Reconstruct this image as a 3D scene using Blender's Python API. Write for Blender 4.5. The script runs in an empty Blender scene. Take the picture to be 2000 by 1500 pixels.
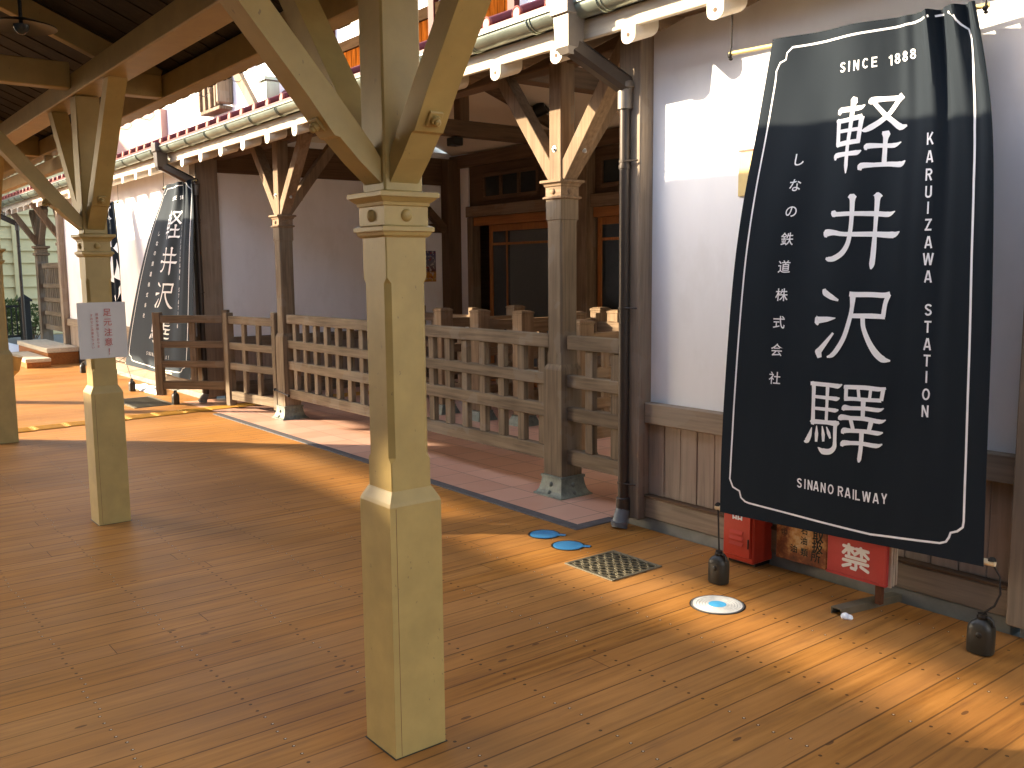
import bpy, bmesh, math, random
from mathutils import Vector, Matrix
R = math.radians
rnd = random.Random(7)
S = bpy.context.scene
C = S.collection

# ------------------------------------------------------------------ camera, sky, sun, exposure
cam_d = bpy.data.cameras.new("camera")
cam = bpy.data.objects.new("camera", cam_d); C.objects.link(cam); S.camera = cam
cam_d.sensor_fit = 'HORIZONTAL'; cam_d.sensor_width = 36.0
cam_d.lens = 36.0 * 1809.96 / 2000.0
cam_d.clip_start = 0.05; cam_d.clip_end = 3000
YAW, PIT, ROL = 0.908975896, 0.122047980, -0.00931395353
fw = Vector((-math.sin(YAW) * math.cos(PIT), math.cos(YAW) * math.cos(PIT), -math.sin(PIT)))
rt = Vector((math.cos(YAW), math.sin(YAW), 0)); up = rt.cross(fw)
r2 = rt * math.cos(ROL) + up * math.sin(ROL); u2 = up * math.cos(ROL) - rt * math.sin(ROL)
M = Matrix((r2, u2, -fw)).transposed().to_4x4(); M.translation = (0, 0, 1.5)
cam.matrix_world = M

SUN_EL = R(20.0)
sdir = Vector((0.705 * math.cos(SUN_EL), 0.709 * math.cos(SUN_EL), -math.sin(SUN_EL)))   # travel direction
w = bpy.data.worlds.new("World"); S.world = w; w.use_nodes = True
nt = w.node_tree; bg = nt.nodes["Background"]
sky = nt.nodes.new("ShaderNodeTexSky"); sky.sky_type = 'NISHITA'; sky.sun_disc = False
sky.sun_elevation = SUN_EL
sky.sun_rotation = math.atan2(-sdir.x, -sdir.y)
sky.air_density = 1.0; sky.dust_density = 2.0; sky.ozone_density = 1.0
hs = nt.nodes.new('ShaderNodeHueSaturation'); hs.inputs['Saturation'].default_value = 0.85      # less blue sky keeps shaded white walls neutral
nt.links.new(sky.outputs[0], hs.inputs['Color']); nt.links.new(hs.outputs[0], bg.inputs[0]); bg.inputs[1].default_value = 0.14
sl = bpy.data.lights.new("sun", 'SUN'); sl.energy = 3.2; sl.angle = R(0.7); sl.color = (1.0, 0.84, 0.60)
sun = bpy.data.objects.new("sun", sl); C.objects.link(sun); sun.location = (-20, -20, 15)
sun.rotation_euler = sdir.to_track_quat('-Z', 'Y').to_euler()
S.view_settings.view_transform = 'Standard'; S.view_settings.look = 'None'
S.view_settings.gamma = 1.0; S.view_settings.exposure = 2.6
S.cycles.use_denoising = True
S.cycles.max_bounces = 10; S.cycles.diffuse_bounces = 7; S.cycles.glossy_bounces = 4
S.cycles.sample_clamp_indirect = 8.0

# ------------------------------------------------------------------ materials
def newmat(name):
    m = bpy.data.materials.new(name); m.use_nodes = True
    n = m.node_tree.nodes; l = m.node_tree.links
    return m, n, l, n["Principled BSDF"]
class G:
    """little node-graph helper"""
    def __init__(s, n, l): s.n, s.l = n, l
    def put(s, sock, v):
        if hasattr(v, 'is_output'): s.l.new(v, sock)
        elif v is not None: sock.default_value = v
    def math(s, op, a, b=None, c=None):
        x = s.n.new("ShaderNodeMath"); x.operation = op
        s.put(x.inputs[0], a)
        if b is not None: s.put(x.inputs[1], b)
        if c is not None: s.put(x.inputs[2], c)
        return x.outputs[0]
    def noise(s, vec, scale, detail=3, rough=0.55, dim='3D'):
        x = s.n.new("ShaderNodeTexNoise"); x.noise_dimensions = dim
        s.put(x.inputs["Vector"], vec); x.inputs["Scale"].default_value = scale
        x.inputs["Detail"].default_value = detail; x.inputs["Roughness"].default_value = rough
        return x.outputs[0]
    def mapping(s, vec, scale=(1, 1, 1), loc=None):
        x = s.n.new("ShaderNodeMapping"); s.put(x.inputs[0], vec); x.inputs[3].default_value = scale
        if loc is not None: s.put(x.inputs[1], loc)
        return x.outputs[0]
    def ramp(s, f, stops):
        x = s.n.new("ShaderNodeValToRGB"); s.put(x.inputs[0], f)
        e = x.color_ramp.elements
        while len(e) < len(stops): e.new(0.5)
        for k, (p, c) in enumerate(stops):
            e[k].position = p; e[k].color = (c[0], c[1], c[2], 1)
        return x.outputs[0]
    def mix(s, f, a, b, mode='MIX'):
        x = s.n.new("ShaderNodeMix"); x.data_type = 'RGBA'; x.blend_type = mode
        s.put(x.inputs[0], f)
        for k, v in ((6, a), (7, b)):
            s.put(x.inputs[k], v if hasattr(v, 'is_output') else (v[0], v[1], v[2], 1))
        return x.outputs[2]
    def white(s, v, dim='1D'):
        x = s.n.new("ShaderNodeTexWhiteNoise"); x.noise_dimensions = dim
        if dim == '1D': s.put(x.inputs["W"], v)
        else: s.put(x.inputs["Vector"], v)
        return x.outputs[0]
    def coord(s): return s.n.new("ShaderNodeTexCoord").outputs["Object"]
    def xyz(s, v):
        x = s.n.new("ShaderNodeSeparateXYZ"); s.put(x.inputs[0], v); return x.outputs
    def comb(s, x, y, z):
        c = s.n.new("ShaderNodeCombineXYZ"); s.put(c.inputs[0], x); s.put(c.inputs[1], y); s.put(c.inputs[2], z); return c.outputs[0]
    def bump(s, h, strength, dist, bsdf):
        b = s.n.new("ShaderNodeBump"); b.inputs[0].default_value = strength; b.inputs[1].default_value = dist
        s.put(b.inputs[2], h); s.l.new(b.outputs[0], bsdf.inputs["Normal"])
def sc(c, k): return tuple(x * k for x in c)

def wood(name, col, axis='Z', rough=0.7, var=0.3, grain=1.0, worn=None, spec=0.15):
    m, n, l, p = newmat(name); g = G(n, l)
    oi = n.new("ShaderNodeObjectInfo")
    co = g.coord()
    off = g.comb(g.math('MULTIPLY', oi.outputs["Random"], 37.0), g.math('MULTIPLY', oi.outputs["Random"], 91.0), g.math('MULTIPLY', oi.outputs["Random"], 53.0))
    k = {'X': (2.0, 45, 45), 'Y': (45, 2.0, 45), 'Z': (45, 45, 2.0)}[axis]
    v = g.mapping(co, k, off)
    f1 = g.noise(v, 1.0, 4, 0.6)
    f2 = g.noise(g.mapping(co, (2.2, 2.2, 2.2), off), 1.0, 3)
    f = g.math('ADD', g.math('MULTIPLY', f1, 0.65), g.math('MULTIPLY', f2, 0.35))
    c = g.ramp(f, [(0.36, sc(col, 1 - var)), (0.5, col), (0.64, sc(col, 1 + var))])
    if worn:
        c = g.mix(g.math('MULTIPLY', g.math('GREATER_THAN', f2, 0.58), 0.35), c, worn)
    c = g.mix(g.math('MULTIPLY', oi.outputs["Random"], 0.25), c, sc(col, 0.8))
    l.new(c, p.inputs["Base Color"]); p.inputs["Roughness"].default_value = rough; p.inputs["Specular IOR Level"].default_value = spec
    g.bump(f1, 0.25 * grain, 0.004, p)
    return m
def paint(name, col, rough=0.5, var=0.08, bump=0.15, scale=14.0, metal=0.0, stain=None, streak=False, spec=0.35, chips=None):
    m, n, l, p = newmat(name); g = G(n, l)
    oi = n.new("ShaderNodeObjectInfo"); co = g.coord()
    off = g.comb(g.math('MULTIPLY', oi.outputs["Random"], 37.0), g.math('MULTIPLY', oi.outputs["Random"], 71.0), 0.0)
    v = g.mapping(co, (1, 1, 0.25) if streak else (1, 1, 1), off)
    f = g.noise(v, scale, 4, 0.6)
    c = g.ramp(f, [(0.3, sc(col, 1 - var)), (0.7, sc(col, 1 + var))])
    if stain:
        s2 = g.noise(g.mapping(co, (1, 1, 0.6), off), 3.0, 5, 0.65)
        c = g.mix(g.math('MULTIPLY', g.math('SUBTRACT', s2, 0.52, None), 2.2), c, stain)
    if chips:
        c3 = g.noise(g.mapping(co, (1, 1, .45), off), 38.0, 3, 0.7)
        c = g.mix(g.math('MULTIPLY', g.math('GREATER_THAN', c3, 0.705), 0.7), c, chips)
    l.new(c, p.inputs["Base Color"]); p.inputs["Roughness"].default_value = rough; p.inputs["Metallic"].default_value = metal; p.inputs["Specular IOR Level"].default_value = spec
    if bump: g.bump(g.noise(v, scale * 3, 3), bump, 0.003, p)
    return m

CREAM = (0.40, 0.275, 0.092)
m_cream = paint("cream_paint", CREAM, 0.45, 0.10, 0.35, 9, stain=(0.31, 0.21, 0.075), chips=(0.20, 0.135, 0.065))
m_brown = {a: wood("brown_timber_" + a, (0.205, 0.137, 0.082), a, 0.72, 0.34, worn=(0.22, 0.18, 0.14)) for a in 'XYZ'}
m_dark = {a: wood("dark_timber_" + a, (0.12, 0.073, 0.042), a, 0.7, 0.32) for a in 'XYZ'}
m_grey = {a: wood("weathered_timber_" + a, (0.168, 0.126, 0.083), a, 0.78, 0.42, 1.4, worn=(0.205, 0.182, 0.152)) for a in 'XYZ'}
m_board = wood("dado_board", (0.285, 0.225, 0.178), 'Z', 0.78, 0.24, 1.2, worn=(0.33, 0.275, 0.23))
m_trim = {a: wood('bleached_timber_' + a, (0.265, 0.207, 0.152), a, 0.78, 0.26, 1.2, worn=(0.31, 0.26, 0.21)) for a in 'XYZ'}
m_orange = {a: wood("orange_timber_" + a, (0.34, 0.13, 0.035), a, 0.5, 0.25) for a in 'XYZ'}
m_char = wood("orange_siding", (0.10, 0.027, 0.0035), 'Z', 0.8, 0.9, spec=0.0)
m_plaster = paint("white_plaster", (0.83, 0.83, 0.845), 0.85, 0.03, 0.35, 4, stain=(0.70, 0.69, 0.68), streak=True, spec=.2)
m_ceil = paint("ceiling_plaster", (0.74, 0.66, 0.53), 0.85, 0.02, 0.1, 4)
m_pale = wood("pale_painted_timber", (0.58, 0.50, 0.38), 'X', 0.6, 0.14)
m_pale_end = paint("pale_end_paint", (0.66, 0.58, 0.46), 0.6, 0.05)
m_concrete = paint("concrete", (0.23, 0.225, 0.20), 0.85, 0.18, 0.5, 12, stain=(0.13, 0.14, 0.115))
m_tile = paint("glazed_roof_tile", (0.12, 0.016, 0.012), 0.42, 0.2, 0.1, 6, spec=0.2)
m_tilecap = paint("roof_tile_end", (0.24, 0.045, 0.020), 0.5, 0.15, 0.1, 20)
m_gutter = paint("patina_gutter", (0.27, 0.305, 0.25), 0.36, 0.25, 0.1, 4, metal=0.75, streak=True)
m_pipe = paint("dark_pipe", (0.060, 0.047, 0.038), 0.38, 0.12, 0.05, 8, metal=0.35, streak=True)
m_hopper = paint("hopper_metal", (0.17, 0.145, 0.12), 0.42, 0.1, 0.05, 8, metal=0.4)
m_pvc = paint("grey_plastic", (0.14, 0.145, 0.15), 0.45, 0.06, 0.0)
m_steel = paint("galvanised_steel", (0.21, 0.185, 0.13), 0.45, 0.15, 0.1, 10, metal=0.5)
m_iron = paint("patina_iron", (0.145, 0.165, 0.14), 0.55, 0.35, 0.4, 25, stain=(0.30, 0.34, 0.29))
m_zinc = paint("zinc_bolt", (0.55, 0.55, 0.53), 0.35, 0.05, 0, metal=0.7)
m_black = paint("black_plastic", (0.014, 0.013, 0.011), 0.38, 0.1, 0.1, 20)
m_bottle = paint("olive_black_plastic", (0.036, 0.032, 0.024), 0.36, 0.12, 0.1, 8)
m_rope = paint("black_rope", (0.016, 0.014, 0.012), 0.8, 0.1, 0)
m_brass = paint("gold_rod", (0.72, 0.56, 0.22), 0.4, 0.05, 0.0)
m_bamboo = paint("pale_rod_end", (0.74, 0.60, 0.38), 0.5, 0.05, 0.0)
m_letter = paint("white_print", (0.84, 0.83, 0.83), 0.75, 0.03, 0.0)
m_red = paint("red_paint", (0.50, 0.045, 0.022), 0.35, 0.07, 0.1, 6, stain=(0.42, 0.05, 0.03))
m_redsign = paint("faded_red_sign", (0.47, 0.05, 0.045), 0.45, 0.1, 0.1, 7, stain=(0.55, 0.12, 0.10))
m_rust = paint("rust", (0.12, 0.042, 0.018), 0.8, 0.35, 0.4, 20)
m_ivory = paint("aged_ivory", (0.62, 0.55, 0.44), 0.5, 0.08, 0.1, 15, stain=(0.35, 0.2, 0.1))
m_blue = paint("blue_lid", (0.05, 0.23, 0.47), 0.42, 0.08, 0.1, 30)
m_snow = paint("snow", (0.86, 0.88, 0.92), 0.6, 0.03, 0.6, 18)
m_yellow = paint("yellow_tactile", (0.50, 0.25, 0.03), 0.6, 0.1, 0.1, 12)
m_siding = paint("yellow_siding", (0.60, 0.49, 0.25), 0.7, 0.04, 0.1, 5)
m_dkglass = paint("dark_glass", (0.030, 0.036, 0.036), 0.06, 0.1, 0.0)
m_glass2 = paint("grey_green_blind", (0.085, 0.088, 0.078), 0.6, 0.05, 0.0)
m_purple = paint("purple_metal_roof", (0.20, 0.085, 0.09), 0.45, 0.1, 0.05, 3)
m_shade_rail = wood('shade_dark_rail', (0.036, 0.021, 0.011), 'X', 0.8, 0.4, spec=0.0)  # base colour darkened to stand for rails out of full sun
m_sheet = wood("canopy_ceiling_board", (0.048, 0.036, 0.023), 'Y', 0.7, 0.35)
m_dkred = wood("dark_red_timber", (0.075, 0.013, 0.008), 'Z', 0.55, 0.2)
m_paper = paint("notice_paper", (0.62, 0.58, 0.54), 0.7, 0.02, 0.0)
m_redink = paint("red_ink", (0.52, 0.17, 0.15), 0.7, 0.02, 0.0)
m_gravel = paint("gravel", (0.08, 0.075, 0.065), 0.9, 0.3, 0.6, 8)
m_leaf = paint("leaf", (0.09, 0.12, 0.03), 0.6, 0.3, 0.0)

def cloth_mat():
    m, n, l, p = newmat("dark_cloth"); g = G(n, l)
    co = g.coord()
    f = g.noise(g.mapping(co, (3, 3, 0.6)), 2.0, 3)
    c = g.ramp(f, [(0.3, (0.0092, 0.0106, 0.0128)), (0.7, (0.0118, 0.0136, 0.0162))])
    l.new(c, p.inputs["Base Color"]); p.inputs["Roughness"].default_value = 0.82
    p.inputs["Specular IOR Level"].default_value = 0.22; p.inputs["Specular Tint"].default_value = (.55, .78, 1, 1)
    p.inputs["Sheen Weight"].default_value = 0.13; p.inputs["Sheen Roughness"].default_value = 0.45
    p.inputs["Sheen Tint"].default_value = (0.55, 0.76, 1.0, 1)
    weave = g.noise(g.mapping(co, (500, 500, 500)), 1.0, 1)
    g.bump(weave, 0.08, 0.0006, p)
    return m
m_cloth = cloth_mat()

def deck_mat():
    m, n, l, p = newmat("deck_planks"); g = G(n, l)
    x, y, z = g.xyz(g.coord())
    PW = 0.1205
    xs = g.math('DIVIDE', g.math('ADD', x, 100 * PW + 0.018), PW)
    idx = g.math('FLOOR', xs); fx = g.math('FRACT', xs)
    r1 = g.white(idx)
    yo = g.math('DIVIDE', g.math('ADD', g.math('ADD', y, 40), g.math('MULTIPLY', r1, 5.4)), 5.4)
    iy = g.math('FLOOR', yo); fy = g.math('FRACT', yo)
    r2 = g.white(g.comb(idx, iy, 3.3), '3D')
    r3 = g.white(g.comb(idx, iy, 9.1), '3D')
    off = g.comb(g.math('MULTIPLY', r2, 50), g.math('MULTIPLY', r3, 80), 0)
    vv = g.mapping(g.comb(x, y, z), (38, 1.6, 1), off)
    g1 = g.noise(vv, 1.0, 5, 0.62)
    g2 = g.noise(g.mapping(g.comb(x, y, z), (1.1, 0.7, 1)), 1.3, 4, 0.6)      # foot-worn greyer patches
    g3 = g.noise(g.mapping(g.comb(x, y, z), (12, 2.6, 1), off), 1.0, 3, 0.6)
    base = g.ramp(g1, [(0.30, (0.22, 0.086, 0.017)), (0.5, (0.385, 0.165, 0.033)), (0.70, (0.50, 0.226, 0.052))])
    base = g.mix(g.math('MULTIPLY', r2, 0.36), base, (0.36, 0.142, 0.028))
    base = g.mix(g.math('MULTIPLY', r3, 0.30), base, (0.50, 0.265, 0.11))
    worn = g.math('MULTIPLY', g.math('MINIMUM', 1.0, g.math('MAXIMUM', 0.0, g.math('MULTIPLY', g.math('SUBTRACT', g2, 0.46), 3.2))), 0.30)
    base = g.mix(worn, base, (0.39, 0.205, 0.072))
    dirt = g.math('MULTIPLY', g.math('MINIMUM', 1.0, g.math('MAXIMUM', 0.0, g.math('MULTIPLY', g.math('SUBTRACT', g3, 0.60), 6.0))), 0.5)
    base = g.mix(dirt, base, (0.22, 0.105, 0.045))
    big = g.noise(g.mapping(g.comb(x, y, z), (0.9, 0.5, 1)), 1.0, 4, 0.6)
    base = g.mix(1.0, base, g.ramp(big, [(0.32, (0.72, 0.70, 0.68)), (0.55, (1.0, 1.0, 1.0)), (0.75, (1.12, 1.12, 1.12))]), 'MULTIPLY')
    sk = g.noise(g.mapping(g.comb(x, y, z), (70, 2.2, 1), off), 1.0, 2, 0.5)
    base = g.mix(g.math('MULTIPLY', g.math('GREATER_THAN', sk, 0.67), 0.26), base, (0.10, 0.045, 0.016))
    # knots
    vo = n.new("ShaderNodeTexVoronoi"); vo.inputs["Scale"].default_value = 1.0
    l.new(g.mapping(g.comb(x, y, z), (8.0, 2.8, 1), off), vo.inputs["Vector"])
    kd = vo.outputs["Distance"]
    kn = g.math('LESS_THAN', kd, 0.062)
    base = g.mix(g.math('MULTIPLY', kn, 0.7), base, (0.075, 0.035, 0.018))
    # screws: two per plank on every joist
    JY = 0.42
    yj = g.math('FRACT', g.math('DIVIDE', g.math('ADD', y, 42.0 + 0.31), JY))
    dy = g.math('MULTIPLY', g.math('SUBTRACT', yj, 0.5), JY)
    jit = g.math('MULTIPLY', g.math('SUBTRACT', g.white(g.comb(idx, g.math('FLOOR', g.math('DIVIDE', g.math('ADD', y, 42.31), JY)), 1.7), '3D'), 0.5), 0.03)
    dy = g.math('ADD', dy, jit)
    dxa = g.math('MULTIPLY', g.math('SUBTRACT', fx, 0.24), PW); dxb = g.math('MULTIPLY', g.math('SUBTRACT', fx, 0.74), PW)
    def disc(dx, ddy, r): return g.math('LESS_THAN', g.math('ADD', g.math('MULTIPLY', dx, dx), g.math('MULTIPLY', ddy, ddy)), r * r)
    hole = g.math('MAXIMUM', disc(dxa, dy, 0.0062), disc(dxb, dy, 0.0062))
    dy2 = g.math('ADD', dy, -0.0015)
    head = g.math('MAXIMUM', disc(g.math('ADD', dxa, 0.001), dy2, 0.0032), disc(g.math('ADD', dxb, 0.001), dy2, 0.0032))
    base = g.mix(g.math('MULTIPLY', hole, 0.8), base, (0.045, 0.022, 0.012))
    shiny = g.math('MULTIPLY', head, g.math('GREATER_THAN', g.white(g.comb(idx, g.math('FLOOR', g.math('DIVIDE', y, JY)), 5.5), '3D'), 0.45))
    base = g.mix(shiny, base, (0.55, 0.48, 0.38))
    # gaps and butt joints
    e = g.math('MINIMUM', fx, g.math('SUBTRACT', 1.0, fx))
    ew = g.math('ADD', 0.011, g.math('MULTIPLY', g.noise(g.comb(idx, y, 0.0), 3.0, 2), 0.024))
    gap = g.math('MULTIPLY', g.math('LESS_THAN', e, g.math('MULTIPLY', ew, 1.2)), g.math('ADD', 0.62, g.math('MULTIPLY', g.white(g.comb(g.math('FLOOR', g.math('ADD', xs, 0.5)), 0.0, 2.2), '3D'), 0.38)))
    gj = g.math('LESS_THAN', fy, 0.0006)
    gg = g.math('MAXIMUM', gap, gj)
    base = g.mix(g.math('MULTIPLY', gg, 0.82), base, (0.062, 0.027, 0.011))
    l.new(base, p.inputs["Base Color"])
    p.inputs["Specular IOR Level"].default_value = 0.16
    rr = g.math('ADD', 0.42, g.math('MULTIPLY', g1, 0.22)); l.new(rr, p.inputs["Roughness"])
    h = g.math('SUBTRACT', g.math('MULTIPLY', g1, 0.25), g.math('ADD', gg, g.math('MULTIPLY', hole, 0.6)))
    h = g.math('ADD', h, g.math('MULTIPLY', r3, 0.35))
    g.bump(h, 0.45, 0.004, p)
    return m
m_deck = deck_mat()
def tiles_mat():
    m, n, l, p = newmat("terracotta_paving"); g = G(n, l)
    x, y, z = g.xyz(g.coord()); T = 0.30
    ax = g.math('DIVIDE', g.math('ADD', x, 30.19), T); ay = g.math('DIVIDE', g.math('ADD', y, 30.32), T)
    fx, fy = g.math('FRACT', ax), g.math('FRACT', ay)
    r = g.white(g.comb(g.math('FLOOR', ax), g.math('FLOOR', ay), 0), '3D')
    c = g.mix(r, (0.50, 0.245, 0.16), (0.62, 0.35, 0.25))
    nz = g.noise(g.comb(x, y, z), 7.0, 4)
    c = g.mix(g.math('MULTIPLY', nz, 0.5), c, (0.64, 0.43, 0.34))
    e = g.math('MINIMUM', g.math('MINIMUM', fx, g.math('SUBTRACT', 1, fx)), g.math('MINIMUM', fy, g.math('SUBTRACT', 1, fy)))
    gr = g.math('LESS_THAN', e, 0.012)
    c = g.mix(gr, c, (0.22, 0.14, 0.11))
    l.new(c, p.inputs["Base Color"]); p.inputs["Roughness"].default_value = 0.38
    g.bump(g.math('SUBTRACT', g.math('MULTIPLY', nz, 0.2), gr), 0.3, 0.003, p)
    return m
m_terra = tiles_mat()
m_slate = paint("dark_kerb_stone", (0.085, 0.078, 0.080), 0.7, 0.25, 0.3, 15)

# ------------------------------------------------------------------ mesh + object helpers
class MB:
    def __init__(s): s.v = []; s.f = []
    def add(s, vs, fs):
        o = len(s.v); s.v += [tuple(v) for v in vs]; s.f += [tuple(i + o for i in f) for f in fs]; return s
    def box(s, x0, x1, y0, y1, z0, z1, bev=0.004):
        return s.obox(((x0 + x1) / 2, (y0 + y1) / 2, (z0 + z1) / 2), (x1 - x0, y1 - y0, z1 - z0), None, bev)
    def obox(s, c, size, rot=None, bev=0.004):
        a = [abs(t) / 2 for t in size]; b = min(bev, min(a) * 0.45)
        T = Matrix.Translation(c) @ (rot.to_4x4() if rot is not None else Matrix())
        if b <= 0:
            vs = [Vector((i * a[0], j * a[1], k * a[2])) for i in (-1, 1) for j in (-1, 1) for k in (-1, 1)]
            return s.add([T @ q for q in vs], [(0, 1, 3, 2), (4, 6, 7, 5), (0, 4, 5, 1), (2, 3, 7, 6), (0, 2, 6, 4), (1, 5, 7, 3)])
        vs = []; ix = {}
        for i in (-1, 1):
            for j in (-1, 1):
                for k in (-1, 1):
                    for ax in range(3):
                        q = [i * (a[0] - b), j * (a[1] - b), k * (a[2] - b)]
                        q[ax] = (i, j, k)[ax] * a[ax]
                        ix[i, j, k, ax] = len(vs); vs.append(T @ Vector(q))
        fs = []
        sg = (-1, 1)
        for d in sg:
            fs.append([ix[d, j, k, 0] for j, k in ((-1, -1), (1, -1), (1, 1), (-1, 1))][::d])
            fs.append([ix[i, d, k, 1] for i, k in ((-1, -1), (-1, 1), (1, 1), (1, -1))][::d])
            fs.append([ix[i, j, d, 2] for i, j in ((-1, -1), (1, -1), (1, 1), (-1, 1))][::d])
        for i in sg:
            for j in sg:
                fs.append([ix[i, j, -1, 0], ix[i, j, 1, 0], ix[i, j, 1, 1], ix[i, j, -1, 1]][::-i * j])
                fs.append([ix[i, -1, j, 0], ix[i, 1, j, 0], ix[i, 1, j, 2], ix[i, -1, j, 2]][::i * j])
                fs.append([ix[-1, i, j, 1], ix[1, i, j, 1], ix[1, i, j, 2], ix[-1, i, j, 2]][::-i * j])
                for k in sg:
                    fs.append([ix[i, j, k, 0], ix[i, j, k, 1], ix[i, j, k, 2]][::i * j * k])
        return s.add(vs, fs)
    def bar(s, p, q, w, h, upv=(0, 0, 1), bev=0.004):
        p, q = Vector(p), Vector(q); d = q - p; L = d.length; d.normalize()
        u = Vector(upv); side = d.cross(u)
        if side.length < 1e-4: side = d.cross(Vector((1, 0, 0)))
        side.normalize(); u = side.cross(d)
        rot = Matrix((d, side, u)).transposed()
        return s.obox((p + q) / 2, (L, w, h), rot, bev)
    def loft(s, rings, cap=True):
        n = len(rings[0]); o = len(s.v); fs = []
        for r in range(len(rings) - 1):
            for i in range(n):
                a, b = r * n + i, r * n + (i + 1) % n
                fs.append((a, b, b + n, a + n))
        if cap: fs.append(tuple(range(n - 1, -1, -1))); fs.append(tuple((len(rings) - 1) * n + i for i in range(n)))
        return s.add([q for r in rings for q in r], fs)
    def sq(s, prof, cx=0, cy=0, z0=0):
        """square-section loft: prof = [(half width, z)...]"""
        return s.loft([[(cx - h, cy - h, z0 + z), (cx + h, cy - h, z0 + z), (cx + h, cy + h, z0 + z), (cx - h, cy + h, z0 + z)] for h, z in prof])
    def lathe(s, prof, cx=0, cy=0, z0=0, n=20, mat=None):
        rings = [[(cx + r * math.cos(2 * math.pi * i / n), cy + r * math.sin(2 * math.pi * i / n), z0 + z) for i in range(n)] for r, z in prof]
        if mat is not None: rings = [[mat @ Vector(q) for q in r] for r in rings]
        return s.loft(rings)
    def tube(s, pts, r, n=10):
        pts = [Vector(p) for p in pts]; rings = []; ref = Vector((0.123, 0.321, 0.94)).normalized()
        for i, p in enumerate(pts):
            d = (pts[min(i + 1, len(pts) - 1)] - pts[max(i - 1, 0)]).normalized()
            a = d.cross(ref)
            if a.length < 0.05: a = d.cross(Vector((1, 0, 0)))
            a.normalize(); b = d.cross(a); rr = r[i] if isinstance(r, (list, tuple)) else r
            rings.append([p + a * rr * math.cos(2 * math.pi * k / n) + b * rr * math.sin(2 * math.pi * k / n) for k in range(n)])
        return s.loft(rings)
    def cyl(s, p, q, r, n=14): return s.tube([p, q], r, n)
    def dome(s, c, nrm, r, flat=0.7, n=14):
        nrm = Vector(nrm).normalized(); a = nrm.orthogonal().normalized(); b = nrm.cross(a); c = Vector(c)
        rings = []
        for k in range(5):
            t = k / 4.2 * math.pi / 2
            rings.append([c + nrm * (r * flat * math.sin(t)) + (a * math.cos(2 * math.pi * i / n) + b * math.sin(2 * math.pi * i / n)) * r * math.cos(t) for i in range(n)])
        return s.loft(rings)
    def extrude(s, prof, x0, x1, axis='X'):
        f = {'X': lambda t, a, b: (t, a, b), 'Y': lambda t, a, b: (a, t, b), 'Z': lambda t, a, b: (a, b, t)}[axis]
        return s.loft([[f(x0, a, b) for a, b in prof], [f(x1, a, b) for a, b in prof]])

def obj(name, mb, mat, parent=None, smooth=False, label=None, extra=()):
    """one mesh object; geometry given in world coordinates, stored relative to its thing"""
    o0 = Vector((0, 0, 0)); q = parent
    while q is not None: o0 += q.location; q = q.parent
    me = bpy.data.meshes.new(name)
    allv = list(mb.v); allf = list(mb.f); mi = [0] * len(mb.f)
    for k, (m2, _) in enumerate(extra):          # surface print (lettering, borders) stays in the part's own mesh
        q = len(allv); allv += m2.v; allf += [tuple(i + q for i in f) for f in m2.f]; mi += [k + 1] * len(m2.f)
    me.from_pydata([(v[0] - o0.x, v[1] - o0.y, v[2] - o0.z) for v in allv], [], allf)
    me.polygons.foreach_set('material_index', mi)
    bm = bmesh.new(); bm.from_mesh(me); bmesh.ops.recalc_face_normals(bm, faces=bm.faces); bm.to_mesh(me); bm.free()
    me.materials.append(mat)
    for _, m2 in extra: me.materials.append(m2)
    if smooth:
        for p in me.polygons: p.use_smooth = True
        try: me.set_sharp_from_angle(angle=R(40))
        except Exception: pass
    o = bpy.data.objects.new(name, me); C.objects.link(o)
    if parent is not None: o.parent = parent
    if label: o['label'] = label
    return o
def tag(o, label, cat, group=None):
    o['label'] = label; o['category'] = cat
    if group: o['group'] = group
    return o
def thing(name, label, cat, loc=(0, 0, 0), group=None):
    o = bpy.data.objects.new(name, None); C.objects.link(o); o.location = loc; o.empty_display_size = 0.1
    return tag(o, label, cat, group)
def struct(o, kind='structure'): o['kind'] = kind; return o
def stroke2d(pts, w, round_cap=False):
    """flat ribbon polygons (quads) along a 2-D polyline, mitred"""
    n = len(pts); L = []
    for i, (x, y) in enumerate(pts):
        a = pts[max(i - 1, 0)]; b = pts[min(i + 1, n - 1)]
        def un(p, q):
            l = math.hypot(q[0] - p[0], q[1] - p[1]) + 1e-9; return ((q[0] - p[0]) / l, (q[1] - p[1]) / l)
        d0 = un(a, (x, y)) if i else un((x, y), b); d1 = un((x, y), b) if i < n - 1 else d0
        tx, ty = d0[0] + d1[0], d0[1] + d1[1]; l = math.hypot(tx, ty) + 1e-9; tx /= l; ty /= l
        k = w / 2 / max(.4, tx * d1[0] + ty * d1[1])
        L.append(((x - ty * k, y + tx * k), (x + ty * k, y - tx * k)))
    polys = [[L[i][0], L[i][1], L[i + 1][1], L[i + 1][0]] for i in range(n - 1)]
    if round_cap:
        for p in (pts[0], pts[-1]): polys.append([(p[0] + w / 2 * math.cos(t * math.pi / 8), p[1] + w / 2 * math.sin(t * math.pi / 8)) for t in range(16)])
    return polys
def arc(cx, cy, rx, ry, a0, a1, n=12): return [(cx + rx * math.cos(R(a0 + (a1 - a0) * i / n)), cy + ry * math.sin(R(a0 + (a1 - a0) * i / n))) for i in range(n + 1)]
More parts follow.
